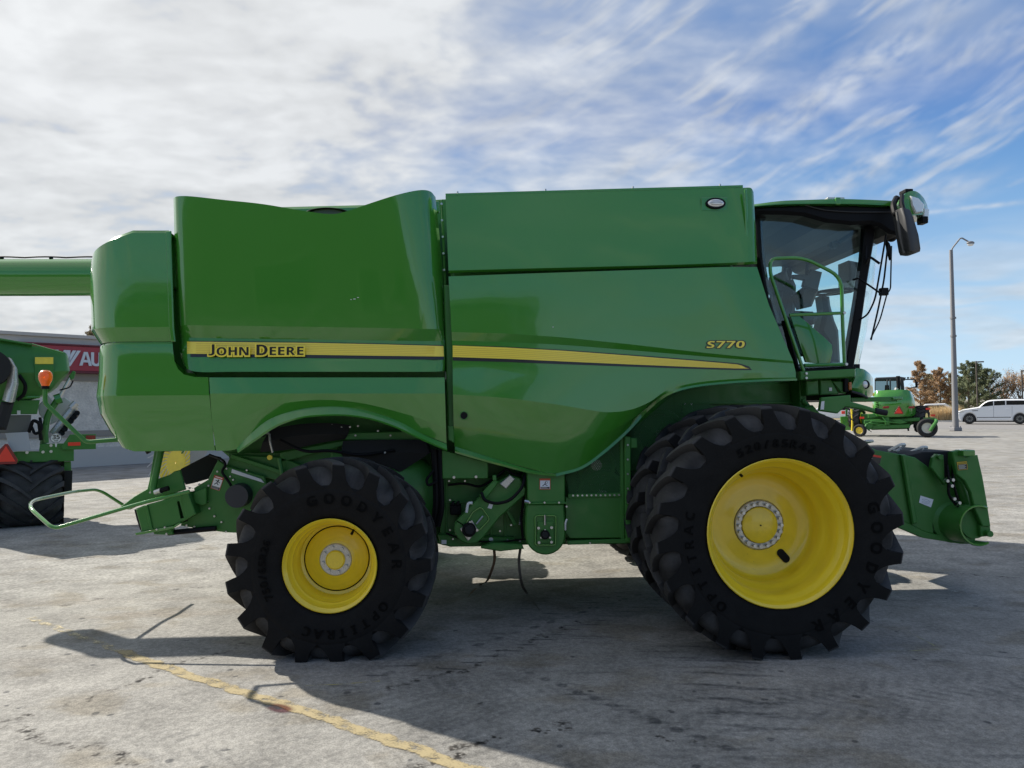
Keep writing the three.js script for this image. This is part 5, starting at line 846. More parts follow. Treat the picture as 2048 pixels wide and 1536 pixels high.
  const paper = decal(128, 80, (x, a, b) => { x.fillStyle = '#e8ebf0'; x.fillRect(0, 0, a, b); x.strokeStyle = '#8a93a8'; x.lineWidth = 3; x.beginPath(); x.ellipse(64, 34, 40, 9, 0, 0, 7); x.stroke(); x.fillStyle = '#a7adb8'; for (let i = 0; i < 3; i++) x.fillRect(22, 52 + i * 8, 84 - i * 14, 3); });
  paperLabel(f, [[1841, 991], [1867, 999], [1862, 1015], [1838, 1005]], w + 0.006, paper, 'paper_sticker');
  const caution = decal(96, 96, (x, a, b) => { x.fillStyle = '#1a1a18'; x.fillRect(0, 0, a, b); x.fillStyle = '#d9b52c'; x.fillRect(4, 4, a - 8, 26); x.fillStyle = '#1a1a18'; x.font = 'bold 18px sans-serif'; x.fillText('WARNING', 6, 24, 84); x.strokeStyle = '#d9b52c'; x.lineWidth = 4; x.strokeRect(4, 4, a - 8, b - 8); x.fillStyle = '#e8e4d0'; for (let i = 0; i < 5; i++) x.fillRect(12, 38 + i * 10, 70 - (i % 2) * 12, 4); });
  paperLabel(f, [[1913, 924], [1934, 922], [1936, 939], [1916, 941]], w + 0.226, caution, 'caution_sticker');
}
function paperLabel(parent, q, w, mat, name) {                     // a flat sticker from its four photo corners
  const p = q.map(([x, y]) => FC.at(x, y, w)), g = new THREE.BufferGeometry(); g.setAttribute('position', new THREE.Float32BufferAttribute(p.flatMap((v) => [v.x, v.y, v.z]), 3)); g.setAttribute('uv', new THREE.Float32BufferAttribute([0, 1, 1, 1, 1, 0, 0, 0], 2)); g.setIndex([0, 3, 1, 1, 3, 2]); g.computeVertexNormals(); return part(name, g, mat, parent);
}

// ---------------------------------------------------------------- machinery between and behind the wheels
{
  // pictogram safety sign: orange head, white field with a figure
  const sign = (fig) => decal(96, 150, (x, a, b) => { x.fillStyle = '#e9e7e2'; x.fillRect(0, 0, a, b); x.fillStyle = '#c8562c'; x.fillRect(0, 0, a, 30); x.fillStyle = '#f0ede6'; x.fillRect(14, 10, 68, 8); x.strokeStyle = '#b5502c'; x.lineWidth = 6; x.strokeRect(3, 3, a - 6, b - 6); x.strokeStyle = x.fillStyle = '#111'; x.lineWidth = 8; x.lineCap = 'round'; fig(x); x.fillStyle = '#222'; x.fillRect(8, b - 34, a - 16, 26); x.fillStyle = '#c9c6c0'; for (let i = 0; i < 3; i++) x.fillRect(12, b - 30 + i * 8, a - 30, 3); });
  const runner = sign((x) => { x.beginPath(); x.arc(52, 44, 8, 0, 7); x.fill(); x.beginPath(); x.moveTo(50, 54); x.lineTo(44, 76); x.lineTo(62, 92); x.moveTo(44, 76); x.lineTo(26, 96); x.moveTo(50, 58); x.lineTo(70, 66); x.moveTo(50, 58); x.lineTo(30, 52); x.stroke(); });
  const hand = decal(110, 110, (x, a, b) => { x.fillStyle = '#dfe2e6'; x.fillRect(0, 0, a, b); x.fillStyle = '#c8562c'; x.fillRect(0, 0, a, 20); x.strokeStyle = '#b5502c'; x.lineWidth = 6; x.strokeRect(3, 3, a - 6, b - 6); x.strokeStyle = '#222'; x.lineWidth = 7; x.beginPath(); x.moveTo(30, 74); x.lineTo(52, 58); x.lineTo(80, 72); x.moveTo(52, 58); x.lineTo(62, 36); x.stroke(); x.beginPath(); x.arc(68, 40, 12, 0, 7); x.lineWidth = 3; x.stroke(); x.fillStyle = '#222'; x.fillRect(10, 84, 90, 18); x.fillStyle = '#cfccc6'; x.fillRect(14, 88, 60, 3); x.fillRect(14, 95, 70, 3); });
  const bolt8 = hexBolt(0.013, 0.018), boltS = hexBolt(0.009, 0.014);
  const B = (x, y, w, g = bolt8, p = H) => part('bolt', g, M.steel, p, FC.at(x, y, w + 0.008));
  // wheel well above the small wheel
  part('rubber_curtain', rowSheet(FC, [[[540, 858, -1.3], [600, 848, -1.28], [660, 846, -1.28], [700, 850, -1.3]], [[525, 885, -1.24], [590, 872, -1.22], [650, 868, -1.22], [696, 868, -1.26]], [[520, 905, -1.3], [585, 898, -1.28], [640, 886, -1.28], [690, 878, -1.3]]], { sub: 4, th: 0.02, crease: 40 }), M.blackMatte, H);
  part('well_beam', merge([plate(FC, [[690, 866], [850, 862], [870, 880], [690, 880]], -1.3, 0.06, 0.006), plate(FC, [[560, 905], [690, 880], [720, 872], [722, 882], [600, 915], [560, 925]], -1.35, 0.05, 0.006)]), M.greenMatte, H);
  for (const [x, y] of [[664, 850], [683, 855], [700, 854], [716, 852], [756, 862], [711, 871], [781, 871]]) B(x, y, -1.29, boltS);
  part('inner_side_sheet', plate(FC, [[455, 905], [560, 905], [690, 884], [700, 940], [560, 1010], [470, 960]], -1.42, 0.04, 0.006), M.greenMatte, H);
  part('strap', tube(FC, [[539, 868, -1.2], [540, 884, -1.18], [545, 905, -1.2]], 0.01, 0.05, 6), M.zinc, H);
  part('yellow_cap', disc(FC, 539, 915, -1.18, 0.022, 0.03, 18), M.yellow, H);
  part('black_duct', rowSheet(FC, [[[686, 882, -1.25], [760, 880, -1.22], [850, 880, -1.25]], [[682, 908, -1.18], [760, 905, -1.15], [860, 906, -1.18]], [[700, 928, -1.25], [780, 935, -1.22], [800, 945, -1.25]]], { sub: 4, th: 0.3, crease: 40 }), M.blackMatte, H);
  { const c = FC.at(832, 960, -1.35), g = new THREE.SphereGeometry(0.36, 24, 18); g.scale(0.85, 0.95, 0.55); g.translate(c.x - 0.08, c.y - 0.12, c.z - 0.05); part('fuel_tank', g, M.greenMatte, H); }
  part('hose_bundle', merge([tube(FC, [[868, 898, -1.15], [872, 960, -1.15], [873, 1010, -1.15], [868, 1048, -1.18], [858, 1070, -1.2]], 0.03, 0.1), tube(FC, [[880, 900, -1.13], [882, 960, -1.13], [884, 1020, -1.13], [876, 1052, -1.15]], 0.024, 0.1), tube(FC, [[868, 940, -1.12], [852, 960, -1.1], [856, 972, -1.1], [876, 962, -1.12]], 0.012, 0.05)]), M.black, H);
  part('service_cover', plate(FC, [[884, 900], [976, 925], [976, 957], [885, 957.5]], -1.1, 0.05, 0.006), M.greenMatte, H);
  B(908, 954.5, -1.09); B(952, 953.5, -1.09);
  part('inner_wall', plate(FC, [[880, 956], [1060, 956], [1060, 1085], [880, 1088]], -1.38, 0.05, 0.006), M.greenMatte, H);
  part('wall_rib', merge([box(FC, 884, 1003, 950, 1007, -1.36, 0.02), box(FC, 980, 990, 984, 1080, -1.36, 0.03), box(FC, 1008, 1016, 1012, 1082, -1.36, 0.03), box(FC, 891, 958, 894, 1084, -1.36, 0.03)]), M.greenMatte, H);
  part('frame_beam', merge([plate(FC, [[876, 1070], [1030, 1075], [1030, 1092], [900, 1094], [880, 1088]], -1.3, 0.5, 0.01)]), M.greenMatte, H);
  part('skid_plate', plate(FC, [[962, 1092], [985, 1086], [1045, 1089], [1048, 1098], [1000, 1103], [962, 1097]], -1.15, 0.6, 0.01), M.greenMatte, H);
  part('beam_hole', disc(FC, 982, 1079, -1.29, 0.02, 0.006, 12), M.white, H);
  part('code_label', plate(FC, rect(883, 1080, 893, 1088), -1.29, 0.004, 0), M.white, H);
  // slanted tailings elevator
  {
    const t = sub('tailings_elevator', FC.at(980, 1010, -1.1), H), ang = []; for (let i = 0; i <= 14; i++) { const a = (128 + i * 180 / 14) * RAD; ang.push([941 + Math.cos(a) * 33, 1057 - Math.sin(a) * 31]); }
    part('housing', plate(FC, [[1040, 956], [1052, 978], [1050, 990], [1000, 1034], [966, 1076], ...ang.reverse().slice(1, -1), [914, 1040], [985, 968], [1020, 950]], -1.1, 0.14, 0.01), M.greenMatte, t);
    part('door_frame', tube(FC, [[946, 1024, -1.09], [962, 1013, -1.09], [980, 1038, -1.09], [955, 1064, -1.09], [930, 1050, -1.09], [946, 1024, -1.09]], 0.008, 0.03, 6), M.green, t);
    part('bearing_plate', plate(FC, [[920, 1058], [944, 1040], [956, 1060], [936, 1082]], -1.085, 0.01, 0.002), M.zinc, t);
    part('bearing', disc(FC, 938, 1060, -1.05, 0.062, 0.05, 28), M.black, t); part('bearing_cap', disc(FC, 939, 1060, -1.02, 0.036, 0.03, 20, 0.042), M.blackMatte, t);
    for (const [x, y] of [[925, 1060], [940, 1045], [954, 1060], [938, 1076]]) B(x, y, -1.08, bolt8, t);
    part('latch_bar', tube(FC, [[953, 1048, -1.07], [966, 1032, -1.07]], 0.009), M.steel, t);
    part('tag', plate(FC, [[980, 1004], [987, 1006], [983, 1018], [975, 1016]], -1.092, 0.004, 0), M.white, t);
    part('hydraulic_valve', merge([plate(FC, [[958, 992], [990, 958], [997, 964], [990, 975], [970, 1000]], -1.04, 0.06, 0.008), box(FC, 985, 950, 993, 962, -1.03, 0.05)]), M.greenMatte, t);
    part('valve_block', plate(FC, [[1000, 968], [1020, 950], [1030, 958], [1012, 978]], -1.03, 0.06, 0.006), M.zinc, t);
    part('drain_hose', tube(FC, [[963, 985, -1.02], [968, 1000, -1.0], [990, 1008, -1.0], [1020, 1002, -1.0], [1045, 975, -1.02], [1050, 950, -1.06]], 0.014, 0.1), M.black, t);
    part('white_hose', tube(FC, [[933, 1025, -1.05], [936, 1006, -1.05], [945, 1006, -1.05]], 0.012, 0.03), M.white, t);
  }
  // upright clean grain elevator
  {
    const t = sub('grain_elevator', FC.at(1090, 1020, -1.02), H), low = []; for (let i = 0; i <= 14; i++) { const a = Math.PI + i * Math.PI / 14; low.push([1091 + Math.cos(a) * 40, 1070 - Math.sin(a) * 40]); }
    part('upper_casing', plate(FC, [[1054, 944], [1130, 944], [1130, 1006], [1055, 1006]], -1.02, 0.2, 0.008), M.greenMatte, t);
    part('lower_casing', plate(FC, [[1053, 1008], [1128, 1008], [1130, 1040], [1131, 1070], ...low.slice().reverse(), [1051, 1040]], -1.0, 0.2, 0.012), M.greenMatte, t);
    part('seam_flange', box(FC, 1050, 1004.5, 1134, 1009, -0.985, 0.05, 0.004), M.greenMatte, t);
    for (const x of [1059, 1089, 1118]) B(x, 1005, -0.975, boltS, t);
    part('door_frame', tube(FC, [[1071, 1070, -0.985], [1070, 1034, -0.985], [1074, 1031, -0.985], [1108, 1031, -0.985], [1112, 1034, -0.985], [1111, 1090, -0.985], [1070, 1090, -0.985], [1071, 1070, -0.985]], 0.007, 0.02, 6), M.green, t);
    part('bearing_plate', plate(FC, [[1076, 1043], [1106, 1043], [1108, 1086], [1073, 1086]], -0.985, 0.012, 0.003), M.greenMatte, t);
    part('bearing', disc(FC, 1090.5, 1070, -0.945, 0.04, 0.045, 26), M.black, t); part('bearing_cap', disc(FC, 1090.5, 1070, -0.93, 0.024, 0.03, 18, 0.03), M.blackMatte, t);
    for (const [x, y] of [[1077, 1056], [1103, 1055], [1078, 1085], [1103, 1084], [1090, 1060], [1082, 1075], [1100, 1075]]) B(x, y, -0.975, y === 1060 || y === 1075 ? boltS : bolt8, t);
    part('latch_bar', tube(FC, [[1090, 1030, -0.97], [1090, 1050, -0.97]], 0.009), M.steel, t);
    paperLabel(t, [[1079, 957], [1101, 957], [1101, 979], [1079, 979]], -1.014, hand, 'hand_warning_sticker');
    part('side_handle', tube(FC, [[1131, 1060, -1.0], [1131, 1045, -0.98], [1134, 1038, -0.98]], 0.008, 0.03), M.white, t);
    part('side_pin', tube(FC, [[1049, 1002, -0.99], [1058, 1004, -0.99]], 0.014), M.steel, t);
  }
  // perforated belt guards with pulleys behind them
  const holes = noiseTex(64, (u, v) => { const q = (v < 0.5 ? u : u + 0.5) % 1, a = Math.hypot((q - 0.5) * 1, ((v * 2) % 1 - 0.5) * 0.6); return a < 0.3 ? 0 : 1; });
  const meshMat = new THREE.MeshStandardMaterial({ name: 'perforated_sheet', color: rgb(0.03, 0.14, 0.032), roughness: 0.6, transparent: true, alphaMap: holes }); holes.repeat.set(1, 1); holes.magFilter = THREE.LinearFilter;
  const screen = (pts, w) => { const g = plate(FC, pts, w, 0.004, 0), p = g.attributes.position, uv = g.attributes.uv; for (let i = 0; i < p.count; i++) uv.setXY(i, p.getX(i) / 0.016, p.getY(i) / 0.026); return g; };
  part('guard_backing', plate(FC, [[1130, 860], [1430, 765], [1430, 1000], [1130, 1000]], -1.56, 0.02, 0), M.greenMatte, H);
  part('belt_guard', screen([[1132, 952], [1160, 934], [1196, 904], [1236, 868], [1242, 868], [1242, 990], [1140, 994]], -1.12), meshMat, H);
  part('belt_guard', screen([[1262, 868], [1262, 840], [1300, 815], [1345, 785], [1420, 770], [1420, 1000], [1262, 1000]], -1.2), meshMat, H);
  for (const [x, y, r] of [[1192, 930, 0.16], [1204, 990, 0.21], [1320, 870, 0.22]]) { const c = FC.at(x, y, -1.45); const tg = new THREE.TorusGeometry(r, 0.028, 8, 40); tg.translate(c.x, c.y, c.z); const pu = part('pulley', tg, M.greenMatte, H); const sp = []; for (let i = 0; i < 5; i++) { const a = i * 1.2566; sp.push(barG(c, c.clone().add(V3(Math.cos(a) * r, Math.sin(a) * r, 0)), 0.03, 0.03)); } part('spoke', merge(sp), M.greenMatte, pu); const hb = new THREE.CylinderGeometry(0.05, 0.05, 0.08, 18); hb.rotateX(Math.PI / 2); hb.translate(c.x, c.y, c.z); part('pulley_hub', hb, M.zinc, pu); }
  part('belt', (() => { const a = FC.at(1192, 930, -1.45), b = FC.at(1204, 990, -1.45); return merge([barG(a.clone().add(V3(-0.17, 0, 0)), b.clone().add(V3(-0.22, 0, 0)), 0.02, 0.03), barG(a.clone().add(V3(0.16, 0, 0)), b.clone().add(V3(0.22, 0, 0)), 0.02, 0.03)]); })(), M.black, H);
  part('guard_frame', merge([plate(FC, [[1136, 988], [1244, 986], [1244, 994], [1136, 997]], -1.1, 0.03, 0.004), plate(FC, [[1240, 865], [1247, 860], [1249, 1080], [1242, 1080]], -1.1, 0.04, 0.005)]), M.greenMatte, H);
  part('lower_guard_sheet', plate(FC, [[1131, 995], [1244, 993], [1246, 1076], [1140, 1077], [1131, 1066]], -1.11, 0.04, 0.006), M.greenMatte, H);
  part('guard_post', plate(FC, [[1249, 872], [1262, 874], [1262, 1086], [1252, 1084]], -1.05, 0.1, 0.008), M.greenMatte, H);
  part('post_bracket', plate(FC, [[1262, 876], [1274, 876], [1275, 896], [1262, 896]], -1.06, 0.02, 0.004), M.greenMatte, H);
  part('guard_foot', plate(FC, [[1134, 1082], [1270, 1078], [1275, 1086], [1136, 1090]], -1.08, 0.2, 0.006), M.greenMatte, H);
  B(1180, 1086, -1.07, boltS); B(1133, 1013, -1.0, boltS);
  part('lower_right_sheet', plate(FC, [[1262, 1000], [1420, 1000], [1420, 1086], [1262, 1086]], -1.3, 0.04, 0.006), M.greenMatte, H);
  part('axle_housing', boxG(FX, FY, MID, 0.42, 0.5, 2.9, 0.05), M.greenMatte, H);
  part('rear_axle', boxG(RX, RY + 0.02, MID, 0.3, 0.28, 3.0, 0.04), M.greenMatte, H);
  part('wheel_house', plate(FC, [[1345, 770], [1600, 762], [1610, 830], [1345, 830]], -1.55, 1.0, 0.02), M.greenMatte, H);
  part('house_rail', merge([box(FC, 1384, 803, 1605, 809, -1.5, 0.05, 0.006), plate(FC, [[1364, 808], [1386, 806], [1386, 830], [1366, 832]], -1.48, 0.05, 0.008)]), M.greenMatte, H);
  B(1370, 808, -1.47, boltS); B(1383, 808, -1.47, boltS);
  // small fittings that crowd the underside
  for (let i = 0; i < 11; i++) B(1146 + i * 9.2, 991 - i * 0.1, -1.09, boltS);
  for (let i = 0; i < 7; i++) B(1255.5, 890 + i * 29, -1.04, boltS);
  for (const [x, y] of [[898, 962], [930, 962], [900, 1000], [960, 1040], [1000, 1062], [1022, 1050], [1018, 985], [900, 1060], [906, 1078], [950, 1082], [1015, 1080], [1040, 1082]]) B(x, y, -1.3, boltS);
  part('brake_line', tube(FC, [[892, 1066, -1.26], [930, 1082, -1.26], [1000, 1084, -1.26], [1052, 1078, -1.2]], 0.008, 0.05, 6), M.black, H);
  part('hydraulic_line', tube(FC, [[896, 970, -1.3], [930, 966, -1.28], [960, 975, -1.24], [985, 960, -1.2], [1010, 940, -1.2]], 0.011, 0.06, 6), M.black, H);
  part('hydraulic_line', tube(FC, [[1046, 960, -1.16], [1047, 1000, -1.16], [1042, 1040, -1.2], [1046, 1078, -1.2]], 0.011, 0.06, 6), M.black, H);
  part('cable_loop', tube(FC, [[1010, 936, -1.12], [1022, 946, -1.08], [1036, 952, -1.08], [1044, 944, -1.12]], 0.009, 0.05, 6), M.black, H);
  part('spring', (() => { const a = FC.at(1040, 1050, -1.22), b = FC.at(1046, 1016, -1.22), pts = []; for (let i = 0; i <= 90; i++) { const t = i / 90, c = a.clone().lerp(b, t); pts.push(c.add(V3(Math.cos(t * 60) * 0.014, 0, Math.sin(t * 60) * 0.014))); } return sweep(pts, 0.004, 5); })(), M.steel, H);
  part('chain_tensioner', disc(FC, 1008, 1010, -1.25, 0.05, 0.03, 24), M.zinc, H);
  part('tensioner_arm', barG(FC.at(1008, 1010, -1.24), FC.at(1030, 1050, -1.26), 0.03, 0.03), M.greenMatte, H);
  part('diagonal_brace', barG(FC.at(896, 1078, -1.33), FC.at(985, 1010, -1.33), 0.04, 0.03), M.greenMatte, H);
  part('valve_stack', merge([box(FC, 900, 1010, 922, 1030, -1.28, 0.1, 0.01), box(FC, 903, 1003, 909, 1011, -1.26, 0.05, 0.006), box(FC, 913, 1003, 919, 1011, -1.26, 0.05, 0.006)]), M.black, H);
  for (const [x, y] of [[770, 905], [800, 960], [815, 985], [846, 1000]]) B(x, y, -1.12, boltS);
  part('axle_knuckle', box(FC, 660, 900, 690, 960, -1.2, 0.3, 0.03), M.greenMatte, H);
  part('wheel_well_hose', tube(FC, [[560, 880, -1.2], [610, 905, -1.15], [660, 900, -1.12], [720, 912, -1.12], [790, 900, -1.15]], 0.014, 0.1, 8), M.black, H);
  // two loose straps hanging to the ground
  const strap = (pts, mat) => { const c = new THREE.CatmullRomCurve3(pts), rows = [[], []]; for (let i = 0; i <= 24; i++) { const p = c.getPoint(i / 24), w = i > 21 ? 0.004 : 0.013; rows[0].push(p.clone().add(V3(-w, 0, w * 0.5))); rows[1].push(p.clone().add(V3(w, 0, -w * 0.5))); } return finish(gridGeo(rows, 0.003), 40); };
  const webbing = new THREE.MeshStandardMaterial({ name: 'webbing', color: rgb(0.13, 0.11, 0.09), roughness: 0.8 }), webbing2 = new THREE.MeshStandardMaterial({ name: 'webbing_brown', color: rgb(0.16, 0.09, 0.05), roughness: 0.8 });
  const gp = (x, y) => ground(x, y).setY(0.005);
  part('hanging_strap', strap([FC.at(988, 1096, -1.4), FC.at(989, 1120, -1.42), FC.at(980, 1150, -1.5), gp(962, 1170), gp(947, 1182), gp(937, 1194)], webbing2), webbing2, H);
  part('hanging_strap', strap([FC.at(1041, 1096, -1.35), FC.at(1038, 1120, -1.36), FC.at(1041, 1155, -1.4), gp(1054, 1188), gp(1065, 1203), gp(1080, 1222)], webbing), webbing, H);

  // ------------------------------------------------------------ straw chopper and spreader at the tail
  const t = sub('straw_chopper', FC.at(380, 980, -1.3), H), w = -1.3;
  const Q = (x, y) => [180 + x / 6.024, 860 + y / 6.024];          // zoomed pixel -> photo pixel
  part('side_sheet', plate(FC, [Q(1540, 360), Q(1640, 430), Q(2100, 560), Q(2200, 900), Q(1800, 1240), Q(1640, 1235), Q(1300, 1190), Q(1080, 1150), Q(1200, 980), Q(1280, 900), Q(1250, 700), Q(1420, 600)], w, 0.04, 0.006), M.greenMatte, t);
  part('upper_sheet', plate(FC, [Q(1700, 300), Q(2300, 330), Q(2700, 480), Q(2700, 700), Q(2100, 570), Q(1640, 430)], w - 0.05, 0.04, 0.006), M.greenMatte, t);
  part('frame_arm', plate(FC, [Q(1150, 660), Q(1250, 640), Q(1420, 590), Q(1480, 480), Q(1560, 330), Q(1420, 300), Q(1090, 470), Q(1130, 620)], w - 0.35, 0.06, 0.006), M.blackMatte, t);
  part('deflector_wing', plate(FC, [Q(325, 955), Q(530, 800), Q(690, 705), Q(715, 600), Q(780, 200), Q(900, 190), Q(810, 590), Q(960, 540), Q(1010, 500), Q(1085, 480), Q(1150, 720), Q(660, 870), Q(480, 960)], w + 0.06, 0.03, 0.006), M.greenMatte, t);
  part('wing_post', tube(FC, [[...Q(770, 740), w + 0.12], [...Q(760, 690), w + 0.12], [...Q(860, 210), w + 0.1]], 0.03, 0.06, 10), M.greenMatte, t);
  part('tail_board', plate(FC, [Q(545, 950), Q(660, 905), Q(860, 850), Q(1020, 790), Q(1090, 780), Q(1200, 750), Q(1280, 1010), Q(1160, 1080), Q(1000, 1160), Q(760, 1220), Q(620, 1230)], w + 0.12, 0.3, 0.01, [[Q(1030, 850), Q(1085, 840), Q(1150, 1070), Q(1080, 1085)]]), M.greenMatte, t);
  part('board_inside', plate(FC, [Q(1000, 820), Q(1110, 810), Q(1170, 1100), Q(1060, 1110)], w + 0.04, 0.02, 0), M.blackMatte, t);
  pieces('board_fold', ([plate(FC, [Q(1090, 790), Q(1185, 760), Q(1275, 1010), Q(1165, 1075)], w + 0.14, 0.04, 0.006), plate(FC, [Q(655, 910), Q(690, 900), Q(760, 1215), Q(725, 1220)], w + 0.135, 0.03, 0.004)]), M.greenMatte, t);
  part('board_brush', plate(FC, [Q(530, 960), Q(560, 950), Q(632, 1232), Q(600, 1200), Q(560, 1080)], w + 0.05, 0.2, 0.004), M.blackMatte, t);
  part('board_lip', plate(FC, [Q(540, 1240), Q(1000, 1160), Q(1080, 1110), Q(1090, 1130), Q(1000, 1190), Q(610, 1262), Q(545, 1270)], w + 0.15, 0.16, 0.006), M.green, t);
  pieces('board_bracket', ([plate(FC, [Q(760, 1230), Q(990, 1180), Q(1000, 1260), Q(880, 1262), Q(770, 1258)], w + 0.1, 0.06, 0.006), plate(FC, [Q(1240, 760), Q(1400, 690), Q(1400, 890), Q(1350, 910), Q(1260, 880)], w + 0.06, 0.06, 0.006)]), M.greenMatte, t);
  part('bottom_bar', tube(FC, [[...Q(940, 1240), w + 0.05], [...Q(1400, 1195), w + 0.05], [...Q(1520, 1185), w + 0.05]], 0.024, 0.05, 8), M.black, t);
  part('rail_loop', tube(FC, [[...Q(1200, 740), w + 0.22], [...Q(660, 870), w + 0.26], [113, 1056, w + 0.3], [100, 1052, w + 0.3], [62, 1018, w + 0.1], [60, 1006, w - 0.1], [72, 999, w - 0.3], [150, 983, w - 1.0], [190, 979, w - 1.3], [206, 984, w - 1.4], [248, 1011, w - 1.5]], 0.016, 0.09, 10), M.green, t);
  part('grip_handle', tube(FC, [[...Q(790, 745), w + 0.14], [...Q(850, 730), w + 0.16], [...Q(950, 700), w + 0.16]], 0.022, 0.05, 10), M.black, t);
  part('grip_sleeve', tube(FC, [[...Q(790, 750), w + 0.14], [...Q(860, 730), w + 0.16]], 0.026, 0.05, 10), M.steel, t);
  part('drive_cap', (() => { const a = disc(FC, ...Q(1765, 800), w + 0.13, 0.1, 0.13, 36, 0.106); return a; })(), M.charcoal, t);
  part('reflector_strip', plate(FC, [Q(1710, 470), Q(2060, 590), Q(2100, 640), Q(1700, 515)], w + 0.012, 0.008, 0.002), M.white, t);
  paperLabel(t, [Q(1500, 540), Q(1615, 575), Q(1560, 735), Q(1450, 700)], w + 0.008, runner, 'running_man_sticker');
  for (const [x, y] of [[1645, 465], [1535, 500], [1690, 560], [1725, 600], [1430, 670], [1408, 735], [1415, 860], [1440, 945], [1500, 1038], [1585, 1108], [1640, 1225], [1515, 1185], [1260, 1165], [1165, 1148], [1068, 1133], [1315, 655], [1200, 700], [1890, 485]]) B(...Q(x, y), w + 0.002, boltS, t);
  for (const [x, y] of [[727, 752], [902, 1172], [805, 1198], [922, 1250]]) B(...Q(x, y), w + 0.15, boltS, t);
  B(...Q(1937, 400), w - 0.04, bolt8, t);
  part('wiring', tube(FC, [[...Q(1440, 300), w - 0.1], [...Q(1600, 360), w + 0.03], [...Q(1640, 420), w + 0.03], [...Q(1580, 500), w + 0.03], [...Q(1650, 590), w + 0.03], [...Q(1700, 670), w + 0.05]], 0.012, 0.05, 6), M.black, t);
  part('support_strut', merge([tube(FC, [[...Q(2280, 340), w + 0.03], [...Q(2330, 600), w + 0.03]], 0.02), plate(FC, [Q(1700, 290), Q(2800, 640), Q(2790, 690), Q(1690, 340)], w + 0.0, 0.03, 0.005)]), M.greenMatte, t);
  // warning light on its folding arm
  const a = sub('beacon_arm', FC.at(185, 880, -1.0), H);
  part('arm', tube(FC, [[276, 882, -1.05], [240, 879, -1.05], [178, 884, -1.0], [170, 882, -1.0], [92, 808, -1.0], [90, 800, -1.0], [90.5, 776, -1.0]], 0.018, 0.08, 10), M.greenMatte, a);
  part('beacon_base', disc2(FC.at(91, 775, -1.0), 0.032, 0.025), M.black, a);
  { const c = FC.at(91, 758, -1.0), pr = [[0.0001, 0.075], [0.03, 0.072], [0.048, 0.052], [0.054, 0.022], [0.05, -0.01], [0.036, -0.04], [0.028, -0.062], [0.03, -0.075]].map(([r, y]) => new THREE.Vector2(r, y)).reverse(), g = new THREE.LatheGeometry(pr, 20); g.translate(c.x, c.y, c.z); part('beacon_lens', g, M.amber, a); const b = new THREE.SphereGeometry(0.02, 10, 8); b.translate(c.x, c.y, c.z); part('beacon_bulb', b, M.steel, a); }
  part('lower_arm', merge([tube(FC, [[280, 880, -1.1], [292, 896, -1.1], [298, 906, -1.1]], 0.022, 0.05), tube(FC, [[328, 899, -1.2], [344, 898, -1.2]], 0.02)]), M.black, a);
  // unloading auger folded back along the far side
  const u = sub('unloading_auger', FC.at(60, 555, -3.35), H);
  const p0 = V3(1.6, FC.at(100, 555, -3.35).y, -3.35), p1 = V3(-6.75, FC.at(100, 555, -3.35).y - 0.02, -3.35), R = 0.212;
  part('auger_tube', (() => { const g = new THREE.CylinderGeometry(R, R, p0.distanceTo(p1), 40); g.rotateZ(Math.PI / 2); g.translate((p0.x + p1.x) / 2, p0.y, p0.z); return g; })(), M.green, u);
  part('auger_spout', (() => { const g = new THREE.CylinderGeometry(R * 0.98, R * 1.05, 0.5, 28); g.translate(p1.x + 0.1, p1.y - 0.2, p1.z); return g; })(), M.blackMatte, u);
  const cable = []; for (let i = 0; i <= 60; i++) cable.push(V3(mix(-6.6, -2.0, i / 60), p0.y + R + 0.014 + 0.01 * Math.abs(Math.sin(i * 0.5)), p0.z + 0.02)); part('cable', sweep(cable, 0.009, 6), M.black, u);
  for (let i = 0; i < 9; i++) part('cable_clip', boxG(0, 0, 0, 0.03, 0.03, 0.04, 0.004), M.black, u, V3(-6.5 + i * 0.55, p0.y + R + 0.012, p0.z + 0.02));
}
function disc2(p, r, h) { const g = new THREE.CylinderGeometry(r, r, h, 18); g.translate(p.x, p.y, p.z); return g; }

